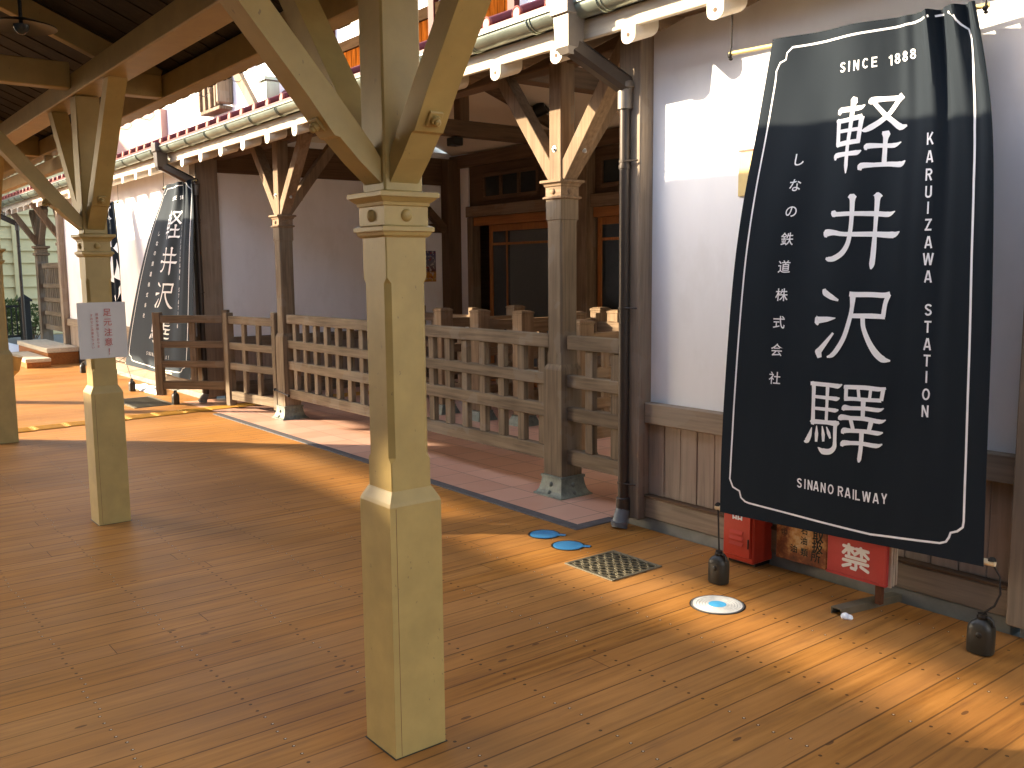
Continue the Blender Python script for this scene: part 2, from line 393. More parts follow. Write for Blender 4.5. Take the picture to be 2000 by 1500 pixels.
def letter(ch):
    """bold grotesque capital: (width, strokes) in a box one unit high, stroke width .17"""
    h = .085; W = .62
    if ch == 'S': return W, [arc(W / 2, .735, W / 2 - h, .18, 15, 270)[:-1] + arc(W / 2, .285, W / 2 - h, .20, 90, -165)]
    if ch == 'I': return .17, [[(h, 0), (h, 1)]]
    if ch == 'N': return W, [[(h, 0), (h, 1)], [(W - h, 0), (W - h, 1)], [(h, .98), (W - h, .02)]]
    if ch == 'C': W = .66; return W, [arc(W / 2 + .02, .5, W / 2 - h, .415, 42, 318, 20)]
    if ch == 'O': W = .70; return W, [arc(W / 2, .5, W / 2 - h, .415, 0, 360, 28)]
    if ch == 'E': W = .56; return W, [[(h, 0), (h, 1)], [(.17, 1 - h), (W, 1 - h)], [(.17, .52), (W - .04, .52)], [(.17, h), (W, h)]]
    if ch == 'L': W = .54; return W, [[(h, 0), (h, 1)], [(.17, h), (W, h)]]
    if ch == 'T': W = .60; return W, [[(0, 1 - h), (W, 1 - h)], [(W / 2, 0), (W / 2, .83)]]
    if ch == 'K': W = .66; return W, [[(h, 0), (h, 1)], [(.16, .38), (W - .10, 1)], [(.30, .56), (W - .08, 0)]]
    if ch == 'A': W = .70; return W, [[(h, 0), (W / 2 - .03, 1)], [(W - h, 0), (W / 2 + .03, 1)], [(.20, .28), (W - .20, .28)]]
    if ch == 'R': return W, [[(h, 0), (h, 1)], [(.17, 1 - h), (.34, 1 - h)] + arc(.34, .71, .20, .205, 90, -90)[1:] + [(.17, .505)], [(.34, .46), (W - .07, 0)]]
    if ch == 'U': return W, [[(h, 1), (h, .30)] + arc(W / 2, .30, W / 2 - h, .215, 180, 360)[1:] + [(W - h, 1)]]
    if ch == 'Z': W = .58; return W, [[(0, 1 - h), (W, 1 - h)], [(0, h), (W, h)], [(W - .11, .88), (.11, .12)]]
    if ch == 'W': W = .96; return W, [[(h, 1), (.26, 0)], [(W / 2, 1), (.27, 0)], [(W / 2, 1), (W - .27, 0)], [(W - h, 1), (W - .26, 0)]]
    if ch == 'Y': W = .66; return W, [[(h, 1), (W / 2, .40)], [(W - h, 1), (W / 2, .40)], [(W / 2, 0), (W / 2, .46)]]
    if ch == '1': W = .36; return W, [[(W - h, 0), (W - h, 1)], [(.02, .77), (.14, .79), (.24, .90), (W - h, .99)]]
    if ch == '8': return .58, [arc(.29, .735, .175, .18, 0, 360, 20), arc(.29, .28, .205, .195, 0, 360, 20)]
def dup(root, loc, label=None, rotz=0.0):
    r = root.copy(); C.objects.link(r); r.location = loc; r.rotation_euler = (0, 0, rotz)
    if label: r['label'] = label
    for ch in list(root.children):
        c = ch.copy(); C.objects.link(c); c.parent = r
        for g2 in ch.children:
            d = g2.copy(); C.objects.link(d); d.parent = c
    return r

def glyph(ch, size, bold=0.0):
    """2-D polygons of one character, centred, from the built-in font"""
    cu = bpy.data.curves.new("glyph", 'FONT'); cu.body = ch; cu.size = size; cu.resolution_u = 4
    cu.offset = bold; cu.align_x = 'LEFT'
    ob = bpy.data.objects.new("glyph", cu); C.objects.link(ob)
    dg = bpy.context.evaluated_depsgraph_get(); ev = ob.evaluated_get(dg); me = ev.to_mesh()
    vs = [(v.co.x, v.co.y) for v in me.vertices]; fs = [tuple(p.vertices) for p in me.polygons]
    ev.to_mesh_clear(); bpy.data.objects.remove(ob); bpy.data.curves.remove(cu)
    if vs:
        xs = [v[0] for v in vs]; ys = [v[1] for v in vs]; cx = (min(xs) + max(xs)) / 2; cy = (min(ys) + max(ys)) / 2
        vs = [(a - cx, b - cy) for a, b in vs]
    return vs, fs
# ------------------------------------------------------------------ ground, platform, deck, paving
g_ = MB().add([(-400, -400, -1.1), (400, -400, -1.1), (400, 400, -1.1), (-400, 400, -1.1)], [(0, 1, 2, 3)])
struct(obj("ground", g_, m_gravel))
struct(obj("platform", MB().box(-34, 9, -2.1, 14, -1.12, -0.03, 0), m_concrete))
DX0 = -19.0
deck = MB().box(DX0, -9.72, -2.0, 3.84, -0.028, 0.0, 0)
deck.box(-9.72, -3.90, -2.0, 3.50, -0.028, 0.0, 0); deck.box(-3.90, 8.0, -2.0, 3.84, -0.028, 0.0, 0)
struct(obj("deck", deck, m_deck))
struct(obj("tile_pavement", MB().box(-10.9, -3.985, 3.585, 7.6, -0.028, 0.002, 0), m_terra))
kb = MB().box(-9.72, -3.90, 3.502, 3.583, -0.028, 0.006, 0.003); kb.box(-3.983, -3.902, 3.585, 3.84, -0.028, 0.006, 0.003)
struct(obj("kerb_strip", kb, m_slate))
# yellow tactile strip crossing the deck to the gate
ts = MB()
for k in range(10):
    y0 = 0.6 + k * 0.3; xx = -9.94 - 0.095 * (y0 - 1.6)
    ts.box(xx - 0.13, xx + 0.13, y0 + 0.004, y0 + 0.296, 0.001, 0.010, 0.003)
    for q in range(4): ts.box(xx - 0.105 + q * 0.062, xx - 0.08 + q * 0.062, y0 + 0.03, y0 + 0.27, 0.0095, 0.0145, 0.002)
for k in range(12):
    y0 = 3.6 + k * 0.3; xx = -10.13
    ts.box(xx - 0.13, xx + 0.13, y0 + 0.004, y0 + 0.296, 0.003, 0.010, 0.003)
tag(obj("tactile_strip", ts, m_yellow), "yellow tactile paving strip crossing the deck to the gate", "tactile paving")

# ------------------------------------------------------------------ platform canopy and its cream posts
PY = 1.463
def canopy_post(x, label):
    t = thing("canopy_post", label, "post", (x, PY, 0), "cream posts of the platform canopy")
    P = MB().sq([(0.0915, 0.0), (0.0915, 0.795), (0.088, 0.806), (0.071, 0.838)], x, PY)
    pl = obj("plinth", P, m_cream, t)
    obj("base_gap", MB().box(x - .097, x + .097, PY - .097, PY + .097, .0006, .0016, 0), m_black, pl)
    obj("seam", MB().box(x + .0912, x + .0918, PY - .071, PY - .0695, .005, .79, 0).box(x - .0912, x - .0918, PY + .0695, PY + .071, .005, .79, 0), m_rust, pl)
    s_ = MB()
    def octo(h, c, z): return [(x - h + c, PY - h, z), (x + h - c, PY - h, z), (x + h, PY - h + c, z), (x + h, PY + h - c, z), (x + h - c, PY + h, z), (x - h + c, PY + h, z), (x - h, PY + h - c, z), (x - h, PY - h + c, z)]
    h = 0.070
    s_.loft([octo(h, .003, .832), octo(h, .003, .925), octo(h, .016, .94), octo(h, .016, 1.465), octo(h, .003, 1.48), octo(h, .003, 1.62)])
    obj("shaft", s_, m_cream, t)
    cp = MB().sq([(.072, 1.600), (.080, 1.606), (.083, 1.615), (.089, 1.618), (.089, 1.630), (.075, 1.636), (.075, 1.690), (.079, 1.693), (.081, 1.702), (.085, 1.704), (.096, 1.715), (.101, 1.717), (.101, 1.729), (.098, 1.732)], x, PY)
    for a, b in ((1, 0), (-1, 0), (0, 1), (0, -1)):
        cp.dome((x + a * .0745, PY + b * .0745, 1.664), (a, b, 0), .019, .75)
    obj("capital", cp, m_cream, t)
    obj("upper_shaft", MB().box(x - .066, x + .066, PY - .066, PY + .066, 1.731, 2.519, .006), m_cream, t)
    for dx, dy, slope in ((1, 0, 1.28), (-1, 0, 1.22), (0, -1, 1.17)):
        p = Vector((x + dx * .035, PY + dy * .035, 1.745)); L_ = .80 / slope; q = p + Vector((dx * L_, dy * L_, .80))
        d = (q - p).normalized(); out = Vector((dx, dy, 0)) * d.z - Vector((0, 0, 1)) * math.hypot(d.x, d.y)
        br = MB(); sidev = Vector((-dy, dx, 0))
        # brace with a shoulder: thicker above the bolt, clipped at the beam soffit
        wd, th = .048, .040
        zc = 2.521 if dx else 2.548
        def ring(c, o1, o2):
            return [c + sidev * wd + out * o1, c - sidev * wd + out * o1, c - sidev * wd - out * o2, c + sidev * wd - out * o2]
        def clip(r, zt):
            return [Vector(v) if v[2] <= zt else Vector(v) - d * ((v[2] - zt) / d.z) for v in r]
        rings = [ring(p + d * .0, .012, .02), ring(p + d * .12, .030, .034), ring(p + d * .205, .036, .036), ring(p + d * .218, .046, .036), ring(p + d * .34, th, .036), clip(ring(q + d * .25, th, .036), zc)]
        br.loft(rings)
        b = obj("brace", br, m_cream, t)
        bo = MB(); c = p + d * .26
        rot = Matrix((d, sidev, out)).transposed()
        bo.obox(c + out * .048, (.044, .044, .010), rot, .002)
        bo.lathe([(.015, 0), (.015, .012), (.010, .013), (.010, .020), (.006, .023)], mat=Matrix.Translation(c + out * .053) @ rot.to_4x4(), n=12)
        obj("bolt", bo, m_cream, b)
    return t
XS = [-2.452, -5.895, -9.345]
canopy_post(XS[0], "nearest cream canopy post standing in the middle of the deck")
canopy_post(XS[1], "cream canopy post with the white paper notice taped to it")
canopy_post(XS[2], "cream canopy post cut by the left edge of the photo")
canopy_post(XS[2] - 3.45, "cream canopy post beyond the one at the left edge of the photo")

ct = thing("platform_canopy", "cream timber platform canopy with dark board ceiling", "canopy", (-5.9, PY, 2.5))
CX0, CX1 = -24.0, 1.0
obj("main_beam", MB().box(CX0, CX1, PY - .078, PY + .078, 2.522, 2.640, .006), m_cream, ct)
obj("eave_beam", MB().box(CX0, CX1, 1.90, 2.00, 2.552, 2.690, .006), m_cream, ct)
obj("eave_beam", MB().box(CX0, CX1, -0.95, -0.85, 2.78, 2.90, .006), m_cream, ct)
SLP = 0.42
def zr(y): return 2.715 - (y - 1.95) * SLP if y > 0.35 else 2.715 - (0.35 - 1.95) * SLP - (0.35 - y) * SLP
for x in [*XS, XS[2] - 3.45, XS[2] - 6.9, XS[2] - 10.35]:
    obj("tie_beam", MB().box(x - .045, x + .045, -0.84, PY - .080, 2.556, 2.700, .005).box(x - .045, x + .045, PY + .080, 1.898, 2.556, 2.690, .005), m_cream, ct)
    for y0, y1 in ((0.36, 1.89), (0.34, -0.84)):
        a, b = Vector((x, y0, zr(y0) - .075)), Vector((x, y1, zr(y1) - .075))
        obj("rafter", MB().bar(a, b, .07, .12, bev=.004), m_cream, ct)
    obj("strut", MB().bar((x, .36, 2.705), (x, .36, 3.22), .08, .08, upv=(1, 0, 0)), m_cream, ct)
for y in (1.46, 0.35):
    if y < 1: obj("purlin", MB().box(CX0, CX1, y - .05, y + .05, zr(y) - .125, zr(y) - .022, .005), m_cream, ct)
# roof: separate ceiling boards running down the slope, so the sky cannot leak
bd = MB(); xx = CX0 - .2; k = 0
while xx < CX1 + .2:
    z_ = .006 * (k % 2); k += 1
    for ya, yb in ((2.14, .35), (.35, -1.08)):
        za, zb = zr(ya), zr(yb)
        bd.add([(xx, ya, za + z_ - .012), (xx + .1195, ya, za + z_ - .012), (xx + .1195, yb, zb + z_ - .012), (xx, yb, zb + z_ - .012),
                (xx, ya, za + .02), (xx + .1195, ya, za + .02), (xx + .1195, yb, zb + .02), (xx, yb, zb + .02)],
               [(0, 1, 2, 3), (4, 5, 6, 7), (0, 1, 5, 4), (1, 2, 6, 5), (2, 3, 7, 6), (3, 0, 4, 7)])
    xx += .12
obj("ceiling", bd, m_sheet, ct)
rp = [(2.16, zr(2.16) + .022), (.35, zr(.35) + .024), (-1.10, zr(-1.10) + .022), (-1.10, zr(-1.10) + .07), (.35, zr(.35) + .075), (2.16, zr(2.16) + .07)]
obj("roof_sheet", MB().extrude(rp, CX0 - .25, CX1 + .25), m_purple, ct)
sm_ = MB(); prof = [(2.17, .073), (2.20, .13), (2.19, .19), (2.13, .25), (2.0, .26), (1.4, .20), (.35, .17), (-.4, .12), (-.41, .074)]  # unseen snow, added to raise and soften the roof edge's shadow
rr = random.Random(31); nx = 640
amp = [(rr.uniform(4, 60), rr.uniform(0, 6.28)) for _ in range(22)]
for i in range(nx + 1):
    x = CX0 - .2 + (CX1 - CX0 + .4) * i / nx
    n1 = sum(math.sin(x * f + p) / (1 + f * .03) for f, p in amp) / 7.0
    for y, dz in prof: sm_.v.append((x, y + (.012 * n1 if y > 2.05 else 0), zr(min(y, 2.16)) + dz + (.030 * n1 if dz > .15 else 0)))
npf = len(prof)
sm_.f = [(i * npf + j, i * npf + j + 1, (i + 1) * npf + j + 1, (i + 1) * npf + j) for i in range(nx) for j in range(npf - 1)]
obj("added_snow_cover", sm_, m_snow, ct, True)
for k in range(26):
    x = CX1 - .3 - k * .53
    hk = MB().tube([(x, 2.01, 2.565), (x + .02, 2.03, 2.555), (x + .05, 2.07, 2.545), (x + .05, 2.10, 2.575), (x + .01, 2.10, 2.64)], .0022, 6)
    obj("gutter_hook", hk, m_zinc, ct)
obj("lower_beam", MB().box(-24, -8.2, 1.915, 1.985, 2.385, 2.50, .005), m_cream, ct)
for x in (-9.2, -12.7, -16.1): obj("beam_hanger", MB().box(x - .03, x + .03, 1.918, 1.982, 2.501, 2.551, .003), m_cream, ct)
# ceiling lamp
t = thing("ceiling_lamp", "dark dish lamp hanging under the canopy ceiling", "lamp", (-4.08, .8, 2.6))
obj("stem", MB().cyl((-4.08, .8, 2.46), (-4.08, .8, 3.17), .007), m_black, t)
obj("canopy_rose", MB().lathe([(.028, 0), (.034, .02), (.034, .07), (.02, .09)], -4.08, .8, 2.56), m_black, t, True)
obj("lamp_shade", MB().lathe([(.005, 0), (.05, -.012), (.125, -.035), (.127, -.04), (.05, -.018), (.005, -.01)], -4.08, .8, 2.485, n=28), m_black, t, True)
obj("bulb", MB().dome((-4.08, .8, 2.455), (0, 0, -1), .03, 1.2), m_dkglass, t, True)

# paper notice on the second post (faces +X)
t = thing("paper_notice", "white paper notice with red Japanese writing taped to a cream post", "notice", (XS[1] + .075, PY, 1.0))
X0 = XS[1] + .0725
pv = MB()
n_ = 12
for i in range(n_ + 1):
    y = PY - .135 + .27 * i / n_; bend = .010 * abs(i / n_ - .5) ** 2 * 4 - .004
    for z in (1.005, 1.335): pv.v.append((X0 + .002 + bend * (1 if i > n_ / 2 else .6), y, z))
pv.f = [(2 * i, 2 * i + 2, 2 * i + 3, 2 * i + 1) for i in range(n_)]
pv2 = MB(); pv2.v = pv.v + [(a - .0012, b, c) for a, b, c in pv.v]; q = len(pv.v)
pv2.f = pv.f + [tuple(i + q for i in f[::-1]) for f in pv.f]
def text_plane(items, origin, ex, ez, nrm, lift):
    """flat writing: items (char, a, b, size, bold) on a plane"""
    mb = MB(); o = Vector(origin); ex, ez, nrm = Vector(ex), Vector(ez), Vector(nrm)
    for k, (ch, a, b, sz, bold) in enumerate(items):
        vs, fs = glyph(ch, sz, bold)
        mb.add([o + ex * (a + x) + ez * (b + y) + nrm * lift for x, y in vs], fs)
    return mb
it = [(c, .030, .095 - k * .058, .048, .0006) for k, c in enumerate("足元注意！")]
it += [(c, -.028, .085 - k * .021, .017, .0002) for k, c in enumerate("段差や凍結しておりま")]
it += [(c, -.058, .080 - k * .021, .017, .0002) for k, c in enumerate("すのでご注意を下さい")]
obj("paper", pv2, m_paper, t, extra=[(text_plane(it, (X0 + .002, PY, 1.18), (0, 1, 0), (0, 0, 1), (1, 0, 0), .0062), m_redink)])

# yellow pipe with a rounded hook, far left
hp = [(-11.9, 1.60, 2.35), (-11.85, 1.62, 1.5), (-11.8, 1.65, .75), (-11.72, 1.70, .50), (-11.60, 1.78, .40), (-11.45, 1.86, .40), (-11.36, 1.92, .48), (-11.33, 1.95, .62), (-11.33, 1.95, .62)]
tag(obj("yellow_pipe", MB().tube([(-11.95, 1.60, 2.552)] + hp[:-1], .055, 14), m_cream, smooth=True), "cream painted pipe with a hooked lower end behind the far canopy post", "pipe")

# ------------------------------------------------------------------ station building
WY = 3.90          # plaster plane
bt = thing("station_building", "white plaster and brown timber station building with red tile roof", "station", (-7, 5, 0))
def post(x, w_=.15, y0=3.80, y1=4.0, z1=2.95, nm="wall_post", m=None):
    return obj(nm, MB().box(x - w_ / 2, x + w_ / 2, y0, y1, .05, z1, .006), m or m_trim['Z'], bt)
def bay(x0, x1, boards=True, z_top=3.05):
    obj("plaster_wall", MB().box(x0, x1, WY, WY + .10, .735, z_top, 0), m_plaster, bt)
    obj("concrete_base", MB().box(x0 - .14, x1, 3.865, 4.0, -.02, .060, .006), m_concrete, bt)
    obj("dado_rail", MB().box(x0, x1, 3.845, 3.93, .618, .738, .005), m_trim['X'], bt)
    obj("sill_board", MB().box(x0, x1, 3.855, 3.93, .062, .180, .005), m_trim['X'], bt)
    obj("sill_cap", MB().box(x0, x1, 3.848, 3.93, .182, .196, .003), m_dark['X'], bt)
    n = max(1, int(round((x1 - x0) / .122))); dx = (x1 - x0) / n; b = MB()
    for k in range(n): b.box(x0 + k * dx + .0015, x0 + (k + 1) * dx - .0015, 3.885 + .002 * (k % 2), 3.93, .197, .617, .003)
    obj("dado_boards".replace("boards", "panel"), b, m_board, bt)
post(-3.785, .17)
bay(-3.70, -1.63)
post(-1.545, .17)
bay(-1.46, 1.6)
post(-10.83, .20, 3.80, 4.06)
bay(-17.6, -10.93); post(-17.68, .16)
# eave beam over the porch and soffit beam along the wall
obj("eave_beam", MB().box(-20.6, 1.6, 4.02, 4.16, 2.80, 2.97, .006), m_dark['X'], bt)
obj("wall_plate", MB().box(-3.70, 1.6, 3.83, 4.0, 2.83, 3.02, .006), m_brown['X'], bt)
obj("wall_plate", MB().box(-17.7, -10.93, 3.83, 4.0, 2.83, 3.02, .006), m_brown['X'], bt)
# eaves: fascia, rafters with pale rounded ends
EY = 3.53; EX0, EX1 = -23.0, 1.3
obj("fascia", MB().box(EX0, EX1, EY, EY + .035, 2.737, 2.840, .004), m_pale, bt)
RS = 0.567
k = 0; x = 0.45
while x > EX0 + .2:
    hw = .050
    prof = [(x - hw, 2.86), (x - hw, 2.690)] + [(x - hw * math.cos(a), 2.690 - hw * .8 * math.sin(a)) for a in [math.pi * i / 10 for i in range(1, 10)]] + [(x + hw, 2.690), (x + hw, 2.86)]
    pr_ = MB()
    r0 = [(a, EY - .012, min(b, 2.735)) for a, b in prof]; r1 = [(a, EY + .16, min(b + .06, 2.85)) for a, b in prof]
    pr_.loft([r0, r1])
    rf = obj("rafter", MB().bar((x, EY + .16, 2.775), (x, 4.6, 3.24), .085, .10), m_brown['Y'], bt)
    e_ = obj("rafter_end", pr_, m_pale_end, rf)
    hole = MB().lathe([(.0001, 0), (.011, 0), (.011, .002), (.0001, .002)], mat=Matrix.Translation((x, EY - .0125, 2.695)) @ Matrix.Rotation(R(90), 4, 'X'), n=12)
    obj("peg_hole", hole, m_dark['Z'], rf)
    x -= RS; k += 1
# soffit boards and tiled roof
def zt(y): return 2.905 + (y - 3.42) * .425
obj("soffit", MB().extrude([(3.50, zt(3.50) - .03), (6.2, zt(6.2) - .03), (6.2, zt(6.2) + .01), (3.50, zt(3.50) + .01)], EX0, EX1), m_dark['Y'], bt)
rt_ = MB().extrude([(3.40, zt(3.40) + .012), (6.2, zt(6.2) + .012), (6.2, zt(6.2) + .04), (3.40, zt(3.40) + .035)], EX0, EX1)
x = EX1 - .1
TS = .29
while x > EX0 + .1:
    rt_.tube([(x, 3.425, zt(3.425) + .048), (x, 4.0, zt(4.0) + .048), (x, 6.0, zt(6.0) + .048)], .036, 12)
    x -= TS
x = EX1 - .1; caps = MB()
while x > EX0 + .1:
    caps.lathe([(.041, 0), (.041, .018), (.034, .022), (.030, .018), (.002, .018)], mat=Matrix.Translation((x, 3.430, zt(3.425) + .048)) @ Matrix.Rotation(R(90), 4, 'X'), n=18)
    x -= TS
obj("tile_roof", rt_, m_tile, bt, True, extra=[(caps, m_tilecap)])
# gutter: half round with brackets
GY, GZ, GR = 3.464, 2.895, .067
gp = [(GY + GR * math.cos(a), GZ + GR * math.sin(a)) for a in [math.pi + math.pi * i / 14 for i in range(15)]]
gi = [(GY + (GR - .006) * math.cos(a), GZ + (GR - .006) * math.sin(a)) for a in [2 * math.pi - math.pi * i / 14 for i in range(15)]]
gut = MB().extrude(gp + gi, EX0, EX1)
gut.tube([(EX0, GY - GR - .002, GZ + .002), (EX1, GY - GR - .002, GZ + .002)], .009, 8)
gu = obj("gutter", gut, m_gutter, bt, True)
x = 0.9
first = None
while x > EX0:
    if first is None:
        br = MB().tube([(x, GY + (GR + .003) * math.cos(a), GZ + (GR + .003) * math.sin(a)) for a in [math.pi * .98 + math.pi * 1.02 * i / 12 for i in range(13)]], .0045, 6)
        br.tube([(x + .03, GY + (GR + .003) * math.cos(a), GZ + (GR + .003) * math.sin(a)) for a in [math.pi * .98 + math.pi * 1.02 * i / 12 for i in range(13)]], .003, 6)
        first = obj("gutter_bracket", br, m_gutter, gu); fx0 = x
    else:
        c = first.copy(); C.objects.link(c); c.location = first.location + Vector((x - fx0, 0, 0))
    x -= .567
def downpipe(xp, near=True):
    d = MB().cyl((xp, 3.775, .14), (xp, 3.775, 2.42), .031, 18)
    d.lathe([(.036, 0), (.036, .02)], xp, 3.775, 2.06, 18)
    d.lathe([(.041, .0), (.041, .07), (.036, .075)], xp, 3.775, .10, 18)
    p = obj("downpipe", d, m_pipe, bt, True)
    hx = xp - .075; hy = 3.425
    h = MB().sq([(.066, 2.935), (.066, 2.845), (.060, 2.84), (.052, 2.68), (.034, 2.645)], hx, hy)
    h.box(hx - .072, hx + .072, hy - .075, hy + .075, 2.845, 2.94, .004)
    h.box(hx - .16, hx - .073, 3.46, 3.525, 2.70, 2.79, .003)  # hidden lug added to block a stray sun patch on the wall
    obj("hopper", h, m_hopper if near else m_pipe, p)
    e = MB(); e.bar((hx, hy, 2.70), (xp, 3.80, 2.505), .095, .10, bev=.025); obj("elbow_duct", e, m_pipe, p)
    e = MB().lathe([(.043, 0), (.043, .11), (.052, .115), (.052, .14), (.044, .15)], xp, 3.775, 2.385, 18); obj("collar", e, m_hopper, p, True)
    f = MB().tube([(xp, 3.775, .10), (xp, 3.765, .075), (xp + .01, 3.745, .05), (xp + .015, 3.73, .0)], [.043, .043, .045, .046], 18)
    f.lathe([(.050, 0), (.050, .022)], xp + .015, 3.73, .022, 18)
    obj("foot_elbow", f, m_pvc, p, True)
    for z in (.26, 1.28, 2.10):
        obj("pipe_clamp", MB().cyl((xp + .0, 3.745, z), (xp + .09, 3.785, z), .005, 8).lathe([(.035, 0), (.035, .012)], xp, 3.775, z - .006, 16), m_pipe, p)
    return p
downpipe(-3.795); downpipe(-10.67, False); downpipe(-20.95, False)

# ------------------------------------------------------------------ entrance recess
RX = -10.80; BY = 7.40
obj("recess_wall", MB().box(RX - .1, RX, 4.06, BY, .74, 3.1, 0), m_plaster, bt)
obj("recess_gable", MB().add([(RX - .05, 4.06, 3.1), (RX - .05, BY, 3.1), (RX - .05, 5.75, 4.0)], [(0, 1, 2)]), m_ceil, bt)
obj("wall_plate", MB().box(RX - .12, RX + .04, 4.06, BY, 2.66, 3.02, .006), m_dark['Y'], bt)
obj("mid_rail", MB().box(RX - .02, RX + .03, 6.4, BY - .14, 2.02, 2.14, .005), m_dark['Y'], bt)
obj("dado_rail", MB().box(RX - .02, RX + .035, 4.06, BY, .63, .74, .005), m_grey['Y'], bt)
b = MB(); n = 26
for k in range(n): b.box(RX - .03, RX + .006 + .002 * (k % 2), 4.06 + k * (BY - 4.06) / n + .0015, 4.06 + (k + 1) * (BY - 4.06) / n - .0015, .20, .628, .003)
obj("dado_panel", b, m_board, bt)
obj("sill_board", MB().box(RX - .02, RX + .03, 4.06, BY, .0, .198, .005), m_grey['Y'], bt)
# ceiling planes of the recess
cl = MB().add([(RX, 4.0, 2.97), (-3.6, 4.0, 2.97), (-3.6, 5.75, 3.72), (RX, 5.75, 3.72)], [(0, 1, 2, 3)])
cl.add([(RX, BY + .1, 3.03), (-3.6, BY + .1, 3.03), (-3.6, 5.75, 3.72), (RX, 5.75, 3.72)], [(3, 2, 1, 0)])
obj("recess_ceiling", cl, m_ceil, bt)
for x in (-8.2, -5.6):
    obj("tie_beam", MB().box(x - .07, x + .07, 4.10, BY, 2.90, 3.06, .006), m_dark['Y'], bt)
    obj("king_post", MB().box(x - .06, x + .06, 5.69, 5.81, 3.06, 3.70, .006), m_dark['Z'], bt)
    for sgn in (1, -1): obj("tie_brace", MB().bar((x, 5.75 + sgn * 1.6, 3.02), (x, 5.75 + sgn * .05, 3.55), .08, .10), m_dark['Y'], bt)
# right side wall of the recess (behind the corner post)
obj("recess_wall", MB().box(-3.72, -3.62, 4.0, BY, 0, 3.1, 0), m_plaster, bt)
# back wall
bw = MB().box(RX, -10.42, BY, BY + .1, .7, 3.1, 0); obj("back_wall", bw, m_plaster, bt)
obj("back_panel", MB().box(-10.42, -3.6, BY + .02, BY + .1, 2.36, 3.1, 0), m_dark['X'], bt)
obj("back_plate", MB().box(RX, -3.6, BY - .05, BY + .1, 2.88, 3.05, .006), m_dark['X'], bt)
obj("back_post", MB().box(RX + .005, RX + .20, BY - .20, BY - .002, 0, 3.0, .006), m_dark['Z'], bt)
for s_, c_ in (((RX + .1, BY - .20, 2.05), (RX + .1, BY - .95, 2.75)),): obj("tie_brace", MB().bar(s_, c_, .09, .10), m_dark['Y'], bt)
obj("lintel", MB().box(-10.40, -8.26, BY - .07, BY + .1, 2.212, 2.355, .006), m_brown['X'], bt)
obj("lintel", MB().box(-7.93, -3.6, BY - .07, BY + .1, 2.212, 2.355, .006), m_brown['X'], bt)
obj("door_header", MB().box(-10.285, -8.26, BY - .02, BY + .08, 2.097, 2.21, .005), m_orange['X'], bt)
obj("door_header", MB().box(-7.93, -3.6, BY - .02, BY + .08, 2.097, 2.21, .005), m_orange['X'], bt)
obj("door_jamb", MB().box(-10.41, -10.29, BY - .04, BY + .1, 0, 2.21, .006), m_brown['Z'], bt)
obj("door_pillar", MB().box(-8.25, -7.935, BY - .12, BY + .1, 0, 3.0, .006), m_brown['Z'], bt)
# hall behind the doors: dark back wall, a pale blind panel
obj("hall_wall", MB().box(-10.6, -3.6, 9.4, 9.5, 0, 3.0, 0), m_glass2, bt)
obj("hall_wall", MB().box(-10.7, -10.55, BY + .1, 9.4, 0, 3.0, 0), m_dark['Y'], bt)
obj("hall_wall", MB().box(-3.65, -3.5, BY + .1, 9.4, 0, 3.0, 0), m_dark['Y'], bt)
obj("hall_ceiling", MB().box(-10.7, -3.5, BY + .1, 9.5, 3.0, 3.05, 0), m_dark['Y'], bt)
obj("hall_floor", MB().box(-10.6, -3.6, BY + .1, 9.4, -.02, .004, 0), m_dark['X'], bt)
def door(x0, x1, mulls):
    f = MB(); w_ = .065
    f.box(x0, x0 + w_, BY + .02, BY + .06, .02, 2.095, .004); f.box(x1 - w_, x1, BY + .02, BY + .06, .02, 2.095, .004)
    f.box(x0 + w_, x1 - w_, BY + .022, BY + .058, 2.01, 2.094, .004); f.box(x0 + w_, x1 - w_, BY + .022, BY + .058, .02, .24, .004)
    d = obj("sliding_door", f, m_orange['Z'], bt)
    mu = MB()
    for q in mulls: mu.box(q - .014, q + .014, BY + .024, BY + .056, .24, 2.01, .003)
    mu.box(x0 + w_, x1 - w_, BY + .026, BY + .054, 1.83, 1.862, .003); mu.box(x0 + w_, x1 - w_, BY + .026, BY + .054, .78, .81, .003)
    obj("glazing_bar", mu, m_orange['Z'], d)
    obj("door_pane", MB().box(x0 + w_, x1 - w_, BY + .036, BY + .042, .24, 2.01, 0), m_dkglass, d)
door(-9.99, -8.30, [-9.62, -8.75]); door(-7.90, -6.30, [-7.5, -6.9]); door(-6.28, -4.7, [-5.8, -5.2])
obj("door_blind", MB().box(-9.55, -8.78, BY + .028, BY + .034, .26, 2.0, 0), m_glass2, bt)
# transom windows
for (x0, x1) in ((-10.05, -8.93), (-7.8, -6.5)):
    f = MB(); f.box(x0, x1, BY - .03, BY + .03, 2.72, 2.77, .003); f.box(x0, x1, BY - .03, BY + .03, 2.42, 2.47, .003)
    n = 3
    for k in range(n + 1):
        q = x0 + (x1 - x0) * k / n; f.box(q - .025, q + .025, BY - .028, BY + .03, 2.47, 2.72, .003)
    wn = obj("transom_window", f, m_dark['X'], bt)
    obj("window_pane", MB().box(x0 + .02, x1 - .02, BY - .004, BY + .002, 2.47, 2.72, 0), m_dkglass, wn)

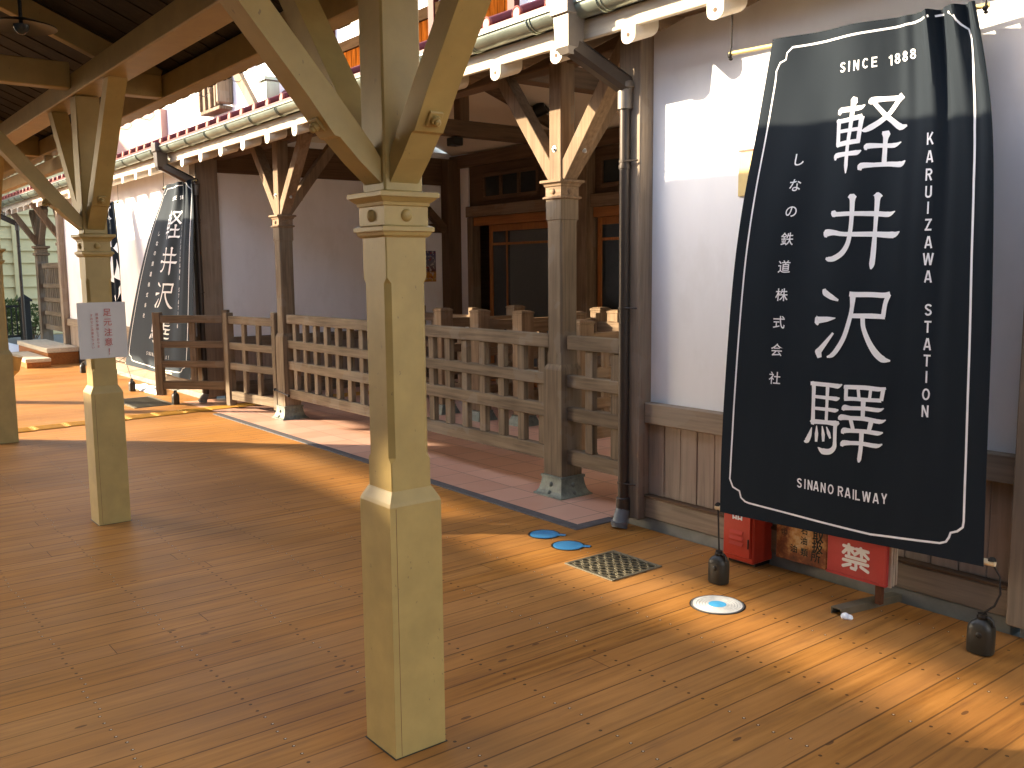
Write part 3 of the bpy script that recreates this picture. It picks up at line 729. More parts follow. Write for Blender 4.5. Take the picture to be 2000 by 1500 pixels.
# ------------------------------------------------------------------ upper storey behind the roof
UY = 6.0
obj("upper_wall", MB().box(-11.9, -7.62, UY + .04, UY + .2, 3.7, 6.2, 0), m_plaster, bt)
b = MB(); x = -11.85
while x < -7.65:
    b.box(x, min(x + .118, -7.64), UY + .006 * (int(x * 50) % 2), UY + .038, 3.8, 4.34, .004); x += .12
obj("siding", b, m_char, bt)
obj("upper_rail", MB().box(-11.9, -7.62, UY - .02, UY + .039, 4.342, 4.475, .005), m_shade_rail, bt)
obj("upper_rail", MB().box(-11.9, -7.62, UY - .02, UY + .039, 4.80, 4.90, .005), m_shade_rail, bt)
for x in (-11.55, -9.08, -7.62): obj("upper_post", MB().box(x - .06, x + .06, UY - .035, UY + .036, 3.7, 6.2, .005), m_dkred['Z'] if isinstance(m_dkred, dict) else m_dkred, bt)
wf = obj("upper_window", MB().box(-9.0, -8.0, UY - .01, UY + .02, 4.52, 5.5, .004), m_dkred, bt)
obj("window_pane", MB().box(-8.94, -8.06, UY - .014, UY - .008, 4.58, 5.44, 0), m_dkglass, wf)
obj("gable_wall", MB().box(-7.4, -5.2, UY + .5, UY + .6, 3.7, 5.2, 0), m_plaster, bt)
obj("barge_board", MB().bar((-7.45, UY + .3, 3.95), (-6.2, UY + .3, 5.2), .06, .16), m_dkred, bt)
# left white gable wing with a timber bracket window
obj("gable_wall", MB().box(-19.2, -13.35, UY, UY + .2, 3.6, 6.0, 0), m_plaster, bt)
bx = obj("bracket_bay", MB().box(-15.95, -15.05, UY - .22, UY, 4.14, 4.20, .01).box(-15.95, -15.45, UY - .20, UY, 4.20, 5.2, .006).box(-15.10, -14.98, UY - .26, UY, 4.22, 5.2, .03), m_grey['Z'], bt)
for q in (-15.90, -15.66, -15.42, -15.20): obj("mullion", MB().box(q - .03, q + .03, UY - .24, UY - .20, 4.20, 5.2, .005), m_brown['Z'], bx)
obj("barge_board", MB().bar((-13.35, UY - .25, 3.75), (-14.6, UY - .25, 4.95), .07, .17), m_brown['Z'], bt)
obj("chimney_flue", MB().box(-13.2, -13.0, UY - .3, UY - .1, 3.7, 4.25, .005).box(-13.24, -12.96, UY - .34, UY - .06, 4.25, 4.3, .004), m_gutter, bt)
pr2 = MB().add([(-13.4, UY - .2, 3.9), (-11.9, UY - .2, 3.9), (-11.9, UY + 1.6, 5.4), (-13.4, UY + 1.6, 5.4), (-13.4, UY - .2, 3.85), (-11.9, UY - .2, 3.85), (-11.9, UY + 1.6, 5.35), (-13.4, UY + 1.6, 5.35)], [(0, 1, 2, 3), (4, 5, 6, 7), (0, 1, 5, 4), (1, 2, 6, 5), (2, 3, 7, 6), (3, 0, 4, 7)])
for k in range(6): pr2.bar((-13.3 + k * .27, UY - .2, 3.92), (-13.3 + k * .27, UY + 1.6, 5.42), .02, .03)
obj("upper_roof", pr2, m_purple, bt)
obj("side_gable", MB().box(-24.0, -18.3, UY - .12, UY + .1, 3.4, 4.60, 0), paint("shaded_gable_pink", (.34, .20, .17), .8, .06, .1, 3), bt)  # pink-brown colour stands for a gable wall in shade

# ------------------------------------------------------------------ porch columns (brown timber on iron feet)
CY = 4.03
def porch_column(x, label):
    t = thing("porch_column", label, "column", (x, CY, 0), "brown timber porch columns")
    f = MB().sq([(.142, .0), (.142, .010), (.128, .018), (.116, .036), (.107, .065), (.101, .10), (.099, .118), (.106, .121), (.106, .136), (.092, .138)], x, CY)
    base = obj("iron_foot", f, m_iron, t)
    fb = MB()
    for a, b in ((1, 0), (-1, 0), (0, -1), (0, 1)):
        fb.dome((x + a * .104, CY + b * .104, .080), (a, b, .3), .017, .9, 10)
        fb.dome((x + a * .122 + b * .0, CY + b * .122 + a * .0, .026), (a, b, .8), .016, .9, 8)
    obj("foot_bolt", fb, m_iron, base)
    obj("plinth", MB().sq([(.0895, .137), (.0895, .845), (.086, .856), (.070, .885)], x, CY), m_grey['Z'], t)
    def octo(h, c, z): return [(x - h + c, CY - h, z), (x + h - c, CY - h, z), (x + h, CY - h + c, z), (x + h, CY + h - c, z), (x + h - c, CY + h, z), (x - h + c, CY + h, z), (x - h, CY + h - c, z), (x - h, CY - h + c, z)]
    h = .071
    obj("shaft", MB().loft([octo(h, .003, .87), octo(h, .003, .95), octo(h, .012, .97), octo(h, .012, 1.80), octo(h, .003, 1.82), octo(h + .005, .003, 1.823), octo(h + .005, .003, 1.96)]), m_grey['Z'], t)
    cp = MB().sq([(.074, 1.950), (.084, 1.956), (.090, 1.958), (.090, 1.968), (.076, 1.974), (.076, 2.030), (.083, 2.036), (.085, 2.046), (.096, 2.056), (.104, 2.058), (.104, 2.072), (.100, 2.075)], x, CY)
    for a, b in ((1, 0), (-1, 0), (0, 1), (0, -1)): cp.dome((x + a * .0755, CY + b * .0755, 2.002), (a, b, 0), .020, .7)
    obj("capital", cp, m_brown['X'], t)
    obj("upper_shaft", MB().box(x - .060, x + .060, CY - .060, CY + .060, 2.074, 2.82, .006), m_brown['Z'], t)
    for dx, dy, reach, rise in ((1, 0, .62, .74), (-1, 0, .62, .74), (0, 1, .60, .72)):
        p = Vector((x + dx * .04, CY + dy * .04, 2.10)); q = Vector((x + dx * reach, CY + dy * reach, 2.10 + rise))
        b = obj("brace", MB().bar(p, q, .100, .095, upv=(0, 0, 1)), m_brown['Z'], t)
        d = (q - p).normalized(); out = Vector((dx, dy, 0)) * d.z - Vector((0, 0, 1)) * math.hypot(d.x, d.y)
        c = p + d * .22 + out * .043
        rot = Matrix((d, Vector((-dy, dx, 0)), out)).transposed()
        obj("bolt", MB().lathe([(.020, 0), (.020, .004), (.011, .005), (.011, .018), (.007, .024)], mat=Matrix.Translation(c) @ rot.to_4x4(), n=12), m_zinc, b)
    obj("bolt", MB().lathe([(.020, 0), (.020, .004), (.010, .005), (.010, .014), (.005, .016)], mat=Matrix.Translation((x - .005, CY - .060, 2.27)) @ Matrix.Rotation(R(90), 4, 'X'), n=14), m_zinc, t)
    return t
porch_column(-4.625, "brown porch column beside the downpipe, right of the nearest cream post")
porch_column(-8.93, "brown porch column between the long lattice fence and the open gate")

# ------------------------------------------------------------------ lattice fences and gates
RAILS = ((.985, 1.075), (.735, .815), (.515, .605), (.222, .318))
def lattice(name, label, cat, x0, x1, xs, group=None, y=4.02, m=m_grey):
    t = thing(name, label, cat, ((x0 + x1) / 2, y, 0), group)
    for a, b in RAILS: obj("rail", MB().box(x0, x1, y - .034, y + .034, a, b, .004), m['X'], t)
    for x in xs:
        for (a0, a1), (b0, b1) in zip(RAILS[:-1], RAILS[1:]):
            pass
        obj("picket", MB().box(x - .037, x + .037, y - .022, y + .022, RAILS[3][1] + .001, RAILS[0][0] - .001, .004), m['Z'], t)
    return t
px_ = [-8.69 + .2285 * k for k in range(18)]
lattice("lattice_fence", "long weathered lattice fence between the two brown porch columns", "fence", -8.838, -4.717, [x for x in px_ if x < -4.76], "lattice fences across the porch")
lattice("lattice_fence", "short weathered lattice fence between the near porch column and the downpipe", "fence", -4.533, -3.873, [-4.335, -4.10], "lattice fences across the porch")
# gate latch rod on the column
tag(obj("latch_rod", MB().cyl((-9.05, 3.925, .292), (-8.72, 3.925, .262), .006, 8).lathe([(.014, -.01), (.014, .01)], mat=Matrix.Translation((-9.05, 3.925, .292)) @ Matrix.Rotation(R(90), 4, 'Y')).lathe([(.014, -.01), (.014, .01)], mat=Matrix.Translation((-8.72, 3.925, .262)) @ Matrix.Rotation(R(90), 4, 'Y')), m_black, smooth=True), "thin black latch rod across the foot of the far porch column", "rod")
def gate(label, hinge, free, n=2, zb=.03):
    hx, hy = hinge; fx, fy = free; L = math.hypot(fx - hx, fy - hy); ang = math.atan2(fy - hy, fx - hx)
    t = thing("lattice_gate", label, "gate", (0, 0, 0), "swing gate leaves of the porch")
    obj("stile", MB().box(.0, .07, -.035, .035, zb + .04, 1.09, .004), m_grey['Z'], t)
    obj("stile", MB().box(L - .085, L, -.042, .042, zb, 1.065, .004), m_grey['Z'], t)
    for a, b in ((.945, 1.03), (.665, .74), (.44, .515), (zb + .07, zb + .165)): obj("rail", MB().box(.07, L - .085, -.026, .026, a, b, .004), m_grey['X'], t)
    for k in range(n):
        x = .07 + (L - .155) * (k + 1) / (n + 1)
        obj("picket", MB().box(x - .035, x + .035, -.018, .018, zb + .166, .944, .004), m_grey['Z'], t)
    t.location = (hx, hy, 0); t.rotation_euler = (0, 0, ang)
    return t
gate("weathered gate leaf nearest the fence, hung on the far porch column", (-9.03, 3.97), (-10.07, 3.83))
gate("narrow weathered gate leaf swung open in front of the middle banner", (-10.17, 3.90), (-10.80, 3.27), 1, .12)

# ------------------------------------------------------------------ banners
KANJI = [
[(0.3944,0.1723,0.3834,0.1702),(0.3973,0.1702,0.3833,0.1679),(0.3994,0.1683,0.3827,0.1651),(0.4012,0.1678,0.3850,0.1614),(0.4036,0.1680,0.3932,0.1584),(0.4112,0.1676,0.4060,0.1578),(0.4238,0.1677,0.4205,0.1580),(0.4381,0.1681,0.4350,0.1584),(0.4510,0.1682,0.4472,0.1586),(0.4617,0.1680,0.4574,0.1587),(0.4715,0.1677,0.4669,0.1587),(0.4805,0.1673,0.4751,0.1586),(0.4888,0.1666,0.4817,0.1583),(0.4951,0.1649,0.4874,0.1585),(0.4994,0.1630,0.4924,0.1584),(0.5025,0.1612,0.4975,0.1580),(0.5058,0.1594,0.5031,0.1576)],
[(0.3775,0.1842,0.3883,0.1787),(0.3804,0.1853,0.3897,0.1792),(0.3818,0.1857,0.3926,0.1800),(0.3806,0.1850,0.3975,0.1827),(0.3810,0.1857,0.4000,0.1860),(0.3818,0.1884,0.4007,0.1897),(0.3824,0.1923,0.4008,0.1939),(0.3829,0.1971,0.4008,0.1986),(0.3837,0.2024,0.4010,0.2037),(0.3846,0.2086,0.4021,0.2098),(0.3857,0.2157,0.4035,0.2170),(0.3866,0.2225,0.4046,0.2238),(0.3870,0.2274,0.4053,0.2291),(0.3879,0.2298,0.4036,0.2322),(0.3888,0.2304,0.4010,0.2339),(0.3890,0.2311,0.3986,0.2343),(0.3889,0.2325,0.3967,0.2347)],
[(0.3846,0.1889,0.3796,0.1806),(0.3981,0.1886,0.3932,0.1802),(0.4116,0.1884,0.4066,0.1799),(0.4253,0.1882,0.4200,0.1795),(0.4396,0.1877,0.4337,0.1789),(0.4544,0.1870,0.4481,0.1781),(0.4696,0.1861,0.4630,0.1770),(0.4848,0.1852,0.4781,0.1759),(0.4997,0.1843,0.4932,0.1748)],
[(0.4837,0.1776,0.5049,0.1805),(0.4822,0.1836,0.5027,0.1863),(0.4812,0.1895,0.5009,0.1921),(0.4805,0.1955,0.4993,0.1979),(0.4799,0.2017,0.4977,0.2038),(0.4791,0.2080,0.4967,0.2101),(0.4784,0.2145,0.4958,0.2165),(0.4778,0.2211,0.4950,0.2230),(0.4771,0.2276,0.4941,0.2295)],
[(0.3983,0.2075,0.3942,0.2005),(0.4283,0.2071,0.4242,0.2001),(0.4579,0.2068,0.4540,0.1997),(0.4873,0.2064,0.4834,0.1993)],
[(0.3940,0.2342,0.3870,0.2249),(0.4066,0.2336,0.3997,0.2242),(0.4192,0.2330,0.4123,0.2236),(0.4316,0.2324,0.4251,0.2229),(0.4440,0.2320,0.4379,0.2224),(0.4563,0.2315,0.4510,0.2222),(0.4688,0.2311,0.4640,0.2221),(0.4814,0.2308,0.4768,0.2221),(0.4939,0.2305,0.4896,0.2220)],
[(0.3950,0.2596,0.3875,0.2585),(0.3975,0.2574,0.3860,0.2561),(0.3992,0.2554,0.3838,0.2533),(0.4012,0.2550,0.3842,0.2492),(0.4036,0.2553,0.3908,0.2455),(0.4105,0.2544,0.4030,0.2446),(0.4224,0.2537,0.4170,0.2444),(0.4360,0.2532,0.4313,0.2444),(0.4481,0.2528,0.4439,0.2445),(0.4586,0.2529,0.4546,0.2442),(0.4686,0.2531,0.4646,0.2440),(0.4781,0.2533,0.4732,0.2437),(0.4871,0.2532,0.4797,0.2433),(0.4935,0.2514,0.4852,0.2437),(0.4977,0.2494,0.4901,0.2439),(0.5005,0.2474,0.4953,0.2438),(0.5034,0.2456,0.5009,0.2438)],
[(0.4524,0.1399,0.4699,0.1431),(0.4496,0.1413,0.4706,0.1451),(0.4469,0.1427,0.4713,0.1471),(0.4441,0.1442,0.4720,0.1491),(0.4413,0.1458,0.4727,0.1514),(0.4419,0.1474,0.4701,0.1528),(0.4423,0.1492,0.4679,0.1537),(0.4426,0.1520,0.4657,0.1552),(0.4429,0.1565,0.4631,0.1590),(0.4418,0.1635,0.4614,0.1657),(0.4408,0.1724,0.4596,0.1744),(0.4395,0.1822,0.4577,0.1842),(0.4387,0.1918,0.4564,0.1938),(0.4377,0.2012,0.4547,0.2033),(0.4364,0.2109,0.4526,0.2130),(0.4351,0.2209,0.4507,0.2228),(0.4346,0.2309,0.4495,0.2325),(0.4344,0.2414,0.4496,0.2428),(0.4347,0.2523,0.4504,0.2535),(0.4353,0.2624,0.4513,0.2636),(0.4361,0.2706,0.4525,0.2717),(0.4384,0.2762,0.4517,0.2771),(0.4406,0.2800,0.4507,0.2806),(0.4427,0.2829,0.4498,0.2833),(0.4448,0.2863,0.4488,0.2865)],
[(0.5292,0.1592,0.5184,0.1562),(0.5331,0.1578,0.5184,0.1542),(0.5361,0.1567,0.5183,0.1518),(0.5380,0.1569,0.5217,0.1484),(0.5407,0.1574,0.5298,0.1457),(0.5473,0.1566,0.5414,0.1453),(0.5579,0.1562,0.5541,0.1456),(0.5705,0.1559,0.5676,0.1460),(0.5836,0.1557,0.5813,0.1466),(0.5980,0.1560,0.5963,0.1469),(0.6141,0.1565,0.6126,0.1474),(0.6296,0.1569,0.6275,0.1478),(0.6424,0.1568,0.6383,0.1478),(0.6521,0.1563,0.6431,0.1470),(0.6592,0.1550,0.6443,0.1463),(0.6631,0.1539,0.6462,0.1449),(0.6666,0.1533,0.6498,0.1433)],
[(0.6440,0.1447,0.6655,0.1535),(0.6410,0.1471,0.6606,0.1552),(0.6383,0.1493,0.6560,0.1566),(0.6349,0.1520,0.6510,0.1583),(0.6301,0.1556,0.6447,0.1609),(0.6227,0.1603,0.6374,0.1655),(0.6140,0.1660,0.6286,0.1711),(0.6050,0.1718,0.6192,0.1770),(0.5965,0.1766,0.6099,0.1821),(0.5883,0.1801,0.6017,0.1864),(0.5801,0.1830,0.5938,0.1899),(0.5719,0.1857,0.5857,0.1931),(0.5632,0.1883,0.5773,0.1962),(0.5537,0.1909,0.5677,0.1994),(0.5434,0.1935,0.5574,0.2024),(0.5334,0.1959,0.5475,0.2052),(0.5246,0.1978,0.5390,0.2075),(0.5184,0.1997,0.5315,0.2089),(0.5133,0.2011,0.5248,0.2099),(0.5092,0.2022,0.5190,0.2106),(0.5057,0.2031,0.5134,0.2110),(0.5036,0.2040,0.5078,0.2107),(0.5018,0.2047,0.5033,0.2100),(0.4993,0.2053,0.5002,0.2091),(0.4964,0.2059,0.4971,0.2082)],
[(0.5321,0.1573,0.5448,0.1531),(0.5444,0.1643,0.5577,0.1598),(0.5569,0.1714,0.5707,0.1667),(0.5686,0.1781,0.5828,0.1732),(0.5790,0.1839,0.5933,0.1785),(0.5878,0.1884,0.6016,0.1824),(0.5952,0.1919,0.6086,0.1853),(0.6019,0.1949,0.6152,0.1879),(0.6090,0.1980,0.6229,0.1908),(0.6166,0.2017,0.6317,0.1941),(0.6252,0.2058,0.6405,0.1975),(0.6347,0.2098,0.6480,0.1999),(0.6461,0.2132,0.6528,0.2010),(0.6582,0.2132,0.6556,0.2024),(0.6670,0.2116,0.6611,0.2033),(0.6733,0.2096,0.6688,0.2037),(0.6793,0.2078,0.6769,0.2043)],
[(0.5779,0.2123,0.6026,0.2115),(0.5778,0.2138,0.6043,0.2128),(0.5776,0.2152,0.6061,0.2143),(0.5772,0.2163,0.6080,0.2162),(0.5765,0.2171,0.6097,0.2184),(0.5781,0.2182,0.6083,0.2206),(0.5796,0.2197,0.6066,0.2224),(0.5810,0.2216,0.6049,0.2241),(0.5823,0.2237,0.6031,0.2258),(0.5826,0.2251,0.6025,0.2273),(0.5828,0.2263,0.6019,0.2283),(0.5830,0.2285,0.6013,0.2301),(0.5834,0.2330,0.6008,0.2344),(0.5833,0.2406,0.6011,0.2419),(0.5833,0.2504,0.6016,0.2517),(0.5833,0.2612,0.6020,0.2625),(0.5838,0.2715,0.6030,0.2728)],
[(0.5241,0.2455,0.5155,0.2447),(0.5261,0.2435,0.5137,0.2428),(0.5274,0.2418,0.5110,0.2402),(0.5283,0.2425,0.5117,0.2359),(0.5295,0.2433,0.5199,0.2326),(0.5369,0.2427,0.5325,0.2324),(0.5497,0.2426,0.5471,0.2330),(0.5645,0.2427,0.5625,0.2339),(0.5784,0.2428,0.5768,0.2348),(0.5914,0.2434,0.5902,0.2352),(0.6046,0.2442,0.6035,0.2358),(0.6176,0.2449,0.6154,0.2361),(0.6297,0.2450,0.6250,0.2360),(0.6391,0.2432,0.6329,0.2362),(0.6460,0.2409,0.6400,0.2359),(0.6514,0.2386,0.6474,0.2353),(0.6571,0.2364,0.6551,0.2347)],
[(0.5101,0.2836,0.4960,0.2817),(0.5120,0.2813,0.4951,0.2795),(0.5132,0.2794,0.4937,0.2767),(0.5141,0.2795,0.4950,0.2724),(0.5149,0.2800,0.5030,0.2689),(0.5206,0.2793,0.5148,0.2685),(0.5313,0.2789,0.5278,0.2689),(0.5444,0.2788,0.5415,0.2697),(0.5577,0.2786,0.5547,0.2703),(0.5711,0.2788,0.5679,0.2702),(0.5850,0.2789,0.5818,0.2702),(0.5988,0.2791,0.5959,0.2703),(0.6117,0.2795,0.6097,0.2704),(0.6244,0.2803,0.6234,0.2708),(0.6375,0.2815,0.6368,0.2715),(0.6503,0.2825,0.6481,0.2719),(0.6622,0.2828,0.6559,0.2716),(0.6708,0.2804,0.6611,0.2722),(0.6755,0.2774,0.6659,0.2721),(0.6776,0.2746,0.6713,0.2713),(0.6800,0.2720,0.6774,0.2705)],
[(0.4203,0.3705,0.4101,0.3699),(0.4230,0.3689,0.4073,0.3680),(0.4254,0.3673,0.4044,0.3659),(0.4280,0.3672,0.4021,0.3628),(0.4285,0.3695,0.4038,0.3584),(0.4173,0.3704,0.4178,0.3571),(0.4155,0.3696,0.4227,0.3588),(0.4217,0.3699,0.4232,0.3597),(0.4299,0.3696,0.4282,0.3608),(0.4407,0.3696,0.4380,0.3609),(0.4538,0.3695,0.4510,0.3608),(0.4692,0.3694,0.4667,0.3608),(0.4869,0.3695,0.4849,0.3610),(0.5090,0.3701,0.5073,0.3613),(0.5348,0.3709,0.5332,0.3617),(0.5601,0.3718,0.5587,0.3623),(0.5810,0.3726,0.5799,0.3627),(0.5961,0.3733,0.5959,0.3634),(0.6083,0.3742,0.6084,0.3643),(0.6191,0.3748,0.6180,0.3648),(0.6299,0.3749,0.6257,0.3648),(0.6388,0.3729,0.6325,0.3653),(0.6449,0.3704,0.6388,0.3651),(0.6494,0.3678,0.6454,0.3645),(0.6541,0.3654,0.6525,0.3640)],
[(0.3943,0.4101,0.3830,0.4090),(0.3972,0.4079,0.3807,0.4067),(0.3996,0.4060,0.3780,0.4039),(0.4018,0.4061,0.3773,0.3994),(0.4016,0.4080,0.3833,0.3945),(0.4022,0.4074,0.3941,0.3936),(0.4076,0.4067,0.4039,0.3940),(0.4155,0.4062,0.4137,0.3948),(0.4239,0.4060,0.4237,0.3958),(0.4311,0.4064,0.4329,0.3968),(0.4388,0.4071,0.4409,0.3980),(0.4500,0.4081,0.4505,0.3993),(0.4665,0.4088,0.4656,0.4003),(0.4907,0.4096,0.4891,0.4007),(0.5203,0.4102,0.5185,0.4010),(0.5506,0.4108,0.5489,0.4012),(0.5768,0.4114,0.5756,0.4015),(0.5988,0.4126,0.5982,0.4020),(0.6192,0.4139,0.6188,0.4027),(0.6375,0.4150,0.6362,0.4031),(0.6534,0.4154,0.6492,0.4028),(0.6648,0.4129,0.6575,0.4035),(0.6714,0.4097,0.6632,0.4036),(0.6745,0.4066,0.6693,0.4030),(0.6782,0.4038,0.6764,0.4025)],
[(0.4755,0.3274,0.4922,0.3275),(0.4737,0.3288,0.4949,0.3290),(0.4719,0.3302,0.4977,0.3304),(0.4700,0.3315,0.5004,0.3319),(0.4683,0.3332,0.5031,0.3334),(0.4708,0.3348,0.5016,0.3341),(0.4729,0.3352,0.5003,0.3352),(0.4752,0.3365,0.4990,0.3374),(0.4777,0.3405,0.4978,0.3415),(0.4792,0.3479,0.4983,0.3489),(0.4809,0.3578,0.4989,0.3587),(0.4821,0.3683,0.4991,0.3692),(0.4830,0.3774,0.4990,0.3784),(0.4829,0.3849,0.4990,0.3860),(0.4825,0.3915,0.4987,0.3928),(0.4819,0.3977,0.4981,0.3992),(0.4810,0.4035,0.4973,0.4051),(0.4800,0.4089,0.4966,0.4106),(0.4789,0.4138,0.4957,0.4158),(0.4773,0.4182,0.4942,0.4208),(0.4750,0.4224,0.4917,0.4258),(0.4714,0.4266,0.4884,0.4308),(0.4670,0.4307,0.4842,0.4357),(0.4621,0.4344,0.4791,0.4404),(0.4567,0.4375,0.4730,0.4448),(0.4505,0.4403,0.4652,0.4486),(0.4431,0.4428,0.4565,0.4518),(0.4353,0.4449,0.4477,0.4545),(0.4287,0.4465,0.4394,0.4567),(0.4238,0.4475,0.4310,0.4578),(0.4193,0.4480,0.4232,0.4582),(0.4147,0.4482,0.4166,0.4580),(0.4106,0.4483,0.4111,0.4577),(0.4081,0.4487,0.4059,0.4568),(0.4062,0.4490,0.4019,0.4554),(0.4033,0.4490,0.3995,0.4542),(0.4000,0.4489,0.3972,0.4531)],
[(0.5747,0.3273,0.5826,0.3270),(0.5719,0.3289,0.5867,0.3284),(0.5691,0.3305,0.5910,0.3298),(0.5661,0.3317,0.5952,0.3317),(0.5628,0.3328,0.5993,0.3340),(0.5649,0.3328,0.5973,0.3359),(0.5669,0.3332,0.5950,0.3364),(0.5687,0.3357,0.5928,0.3376),(0.5709,0.3411,0.5907,0.3425),(0.5719,0.3513,0.5904,0.3524),(0.5728,0.3649,0.5898,0.3660),(0.5738,0.3796,0.5894,0.3804),(0.5747,0.3926,0.5890,0.3933),(0.5744,0.4034,0.5899,0.4041),(0.5741,0.4133,0.5909,0.4141),(0.5737,0.4226,0.5918,0.4235),(0.5732,0.4314,0.5925,0.4325),(0.5728,0.4402,0.5925,0.4414),(0.5723,0.4488,0.5923,0.4500),(0.5715,0.4564,0.5918,0.4577),(0.5706,0.4624,0.5913,0.4640),(0.5718,0.4664,0.5885,0.4680),(0.5731,0.4688,0.5858,0.4705),(0.5742,0.4707,0.5830,0.4720),(0.5753,0.4730,0.5804,0.4737)],
[(0.3962,0.5127,0.4077,0.5111),(0.3958,0.5147,0.4107,0.5130),(0.3953,0.5170,0.4131,0.5146),(0.3965,0.5203,0.4152,0.5151),(0.4007,0.5241,0.4176,0.5154),(0.4083,0.5267,0.4213,0.5171),(0.4166,0.5290,0.4275,0.5193),(0.4250,0.5311,0.4348,0.5217),(0.4329,0.5329,0.4416,0.5238),(0.4407,0.5339,0.4474,0.5261),(0.4481,0.5347,0.4532,0.5282),(0.4553,0.5354,0.4592,0.5302),(0.4624,0.5360,0.4652,0.5323)],
[(0.3721,0.5795,0.3723,0.5699),(0.3744,0.5809,0.3749,0.5686),(0.3770,0.5824,0.3774,0.5673),(0.3802,0.5838,0.3791,0.5660),(0.3841,0.5851,0.3797,0.5646),(0.3883,0.5838,0.3782,0.5656),(0.3899,0.5826,0.3781,0.5665),(0.3891,0.5818,0.3819,0.5669),(0.3916,0.5806,0.3869,0.5674),(0.3980,0.5798,0.3942,0.5674),(0.4069,0.5789,0.4034,0.5672),(0.4166,0.5778,0.4132,0.5671),(0.4258,0.5768,0.4223,0.5669),(0.4339,0.5751,0.4309,0.5672),(0.4418,0.5734,0.4394,0.5675),(0.4495,0.5716,0.4479,0.5678),(0.4571,0.5699,0.4564,0.5681)],
[(0.4476,0.5973,0.4547,0.5998),(0.4410,0.6014,0.4494,0.6043),(0.4343,0.6054,0.4441,0.6089),(0.4276,0.6095,0.4387,0.6135),(0.4208,0.6137,0.4332,0.6182),(0.4131,0.6182,0.4270,0.6233),(0.4049,0.6231,0.4204,0.6287),(0.3973,0.6275,0.4144,0.6337),(0.3917,0.6305,0.4097,0.6377),(0.3898,0.6312,0.4055,0.6403),(0.3909,0.6303,0.4012,0.6419),(0.3826,0.6350,0.4085,0.6374),(0.3821,0.6383,0.4092,0.6363),(0.3846,0.6412,0.4086,0.6381),(0.3879,0.6444,0.4092,0.6409),(0.3914,0.6476,0.4103,0.6444),(0.3947,0.6505,0.4112,0.6477)],
[(0.5043,0.5261,0.5057,0.5163),(0.5088,0.5264,0.5104,0.5166),(0.5129,0.5267,0.5143,0.5169),(0.5187,0.5271,0.5189,0.5171),(0.5276,0.5273,0.5269,0.5172),(0.5411,0.5273,0.5399,0.5173),(0.5577,0.5272,0.5565,0.5172),(0.5748,0.5271,0.5738,0.5171),(0.5896,0.5271,0.5891,0.5172),(0.6018,0.5274,0.6020,0.5174),(0.6131,0.5278,0.6135,0.5178),(0.6236,0.5282,0.6234,0.5181),(0.6335,0.5282,0.6316,0.5181),(0.6420,0.5275,0.6379,0.5179),(0.6488,0.5266,0.6432,0.5173),(0.6543,0.5256,0.6486,0.5166),(0.6598,0.5246,0.6545,0.5159)],
[(0.5069,0.5217,0.5306,0.5223),(0.5080,0.5281,0.5296,0.5286),(0.5092,0.5344,0.5287,0.5349),(0.5102,0.5406,0.5275,0.5412),(0.5108,0.5466,0.5260,0.5474),(0.5098,0.5520,0.5252,0.5531),(0.5085,0.5571,0.5241,0.5584),(0.5067,0.5624,0.5224,0.5640),(0.5041,0.5688,0.5200,0.5706),(0.5006,0.5769,0.5168,0.5788),(0.4964,0.5861,0.5128,0.5882),(0.4918,0.5952,0.5083,0.5977),(0.4869,0.6033,0.5034,0.6063),(0.4814,0.6102,0.4979,0.6138),(0.4754,0.6165,0.4918,0.6207),(0.4692,0.6222,0.4856,0.6268),(0.4634,0.6271,0.4799,0.6321),(0.4586,0.6313,0.4743,0.6365),(0.4543,0.6346,0.4689,0.6403),(0.4502,0.6372,0.4634,0.6434),(0.4464,0.6392,0.4576,0.6461),(0.4436,0.6410,0.4505,0.6476),(0.4402,0.6424,0.4441,0.6482),(0.4359,0.6437,0.4386,0.6482),(0.4313,0.6453,0.4333,0.6484)],
[(0.6432,0.5189,0.6612,0.5225),(0.6407,0.5234,0.6579,0.5269),(0.6380,0.5279,0.6545,0.5311),(0.6353,0.5328,0.6514,0.5354),(0.6332,0.5382,0.6489,0.5401),(0.6313,0.5442,0.6474,0.5455),(0.6299,0.5506,0.6463,0.5516),(0.6287,0.5570,0.6454,0.5580),(0.6274,0.5633,0.6443,0.5644)],
[(0.5144,0.5681,0.5137,0.5593),(0.5354,0.5681,0.5346,0.5590),(0.5566,0.5680,0.5559,0.5587),(0.5766,0.5680,0.5760,0.5584),(0.5942,0.5681,0.5938,0.5582),(0.6084,0.5681,0.6084,0.5585),(0.6203,0.5682,0.6206,0.5588),(0.6314,0.5683,0.6318,0.5592),(0.6429,0.5684,0.6432,0.5596)],
[(0.5521,0.5666,0.5690,0.5660),(0.5531,0.5714,0.5699,0.5708),(0.5539,0.5762,0.5705,0.5755),(0.5552,0.5814,0.5715,0.5801),(0.5578,0.5871,0.5736,0.5849),(0.5616,0.5934,0.5776,0.5904),(0.5665,0.6000,0.5828,0.5964),(0.5720,0.6066,0.5887,0.6025),(0.5779,0.6129,0.5948,0.6082),(0.5840,0.6191,0.6015,0.6137),(0.5907,0.6252,0.6087,0.6190),(0.5977,0.6310,0.6160,0.6239),(0.6049,0.6362,0.6231,0.6280),(0.6127,0.6406,0.6296,0.6316),(0.6207,0.6444,0.6360,0.6347),(0.6289,0.6477,0.6423,0.6371),(0.6376,0.6503,0.6478,0.6387),(0.6475,0.6508,0.6521,0.6408),(0.6560,0.6502,0.6574,0.6423),(0.6632,0.6491,0.6640,0.6437),(0.6702,0.6483,0.6708,0.6452)],
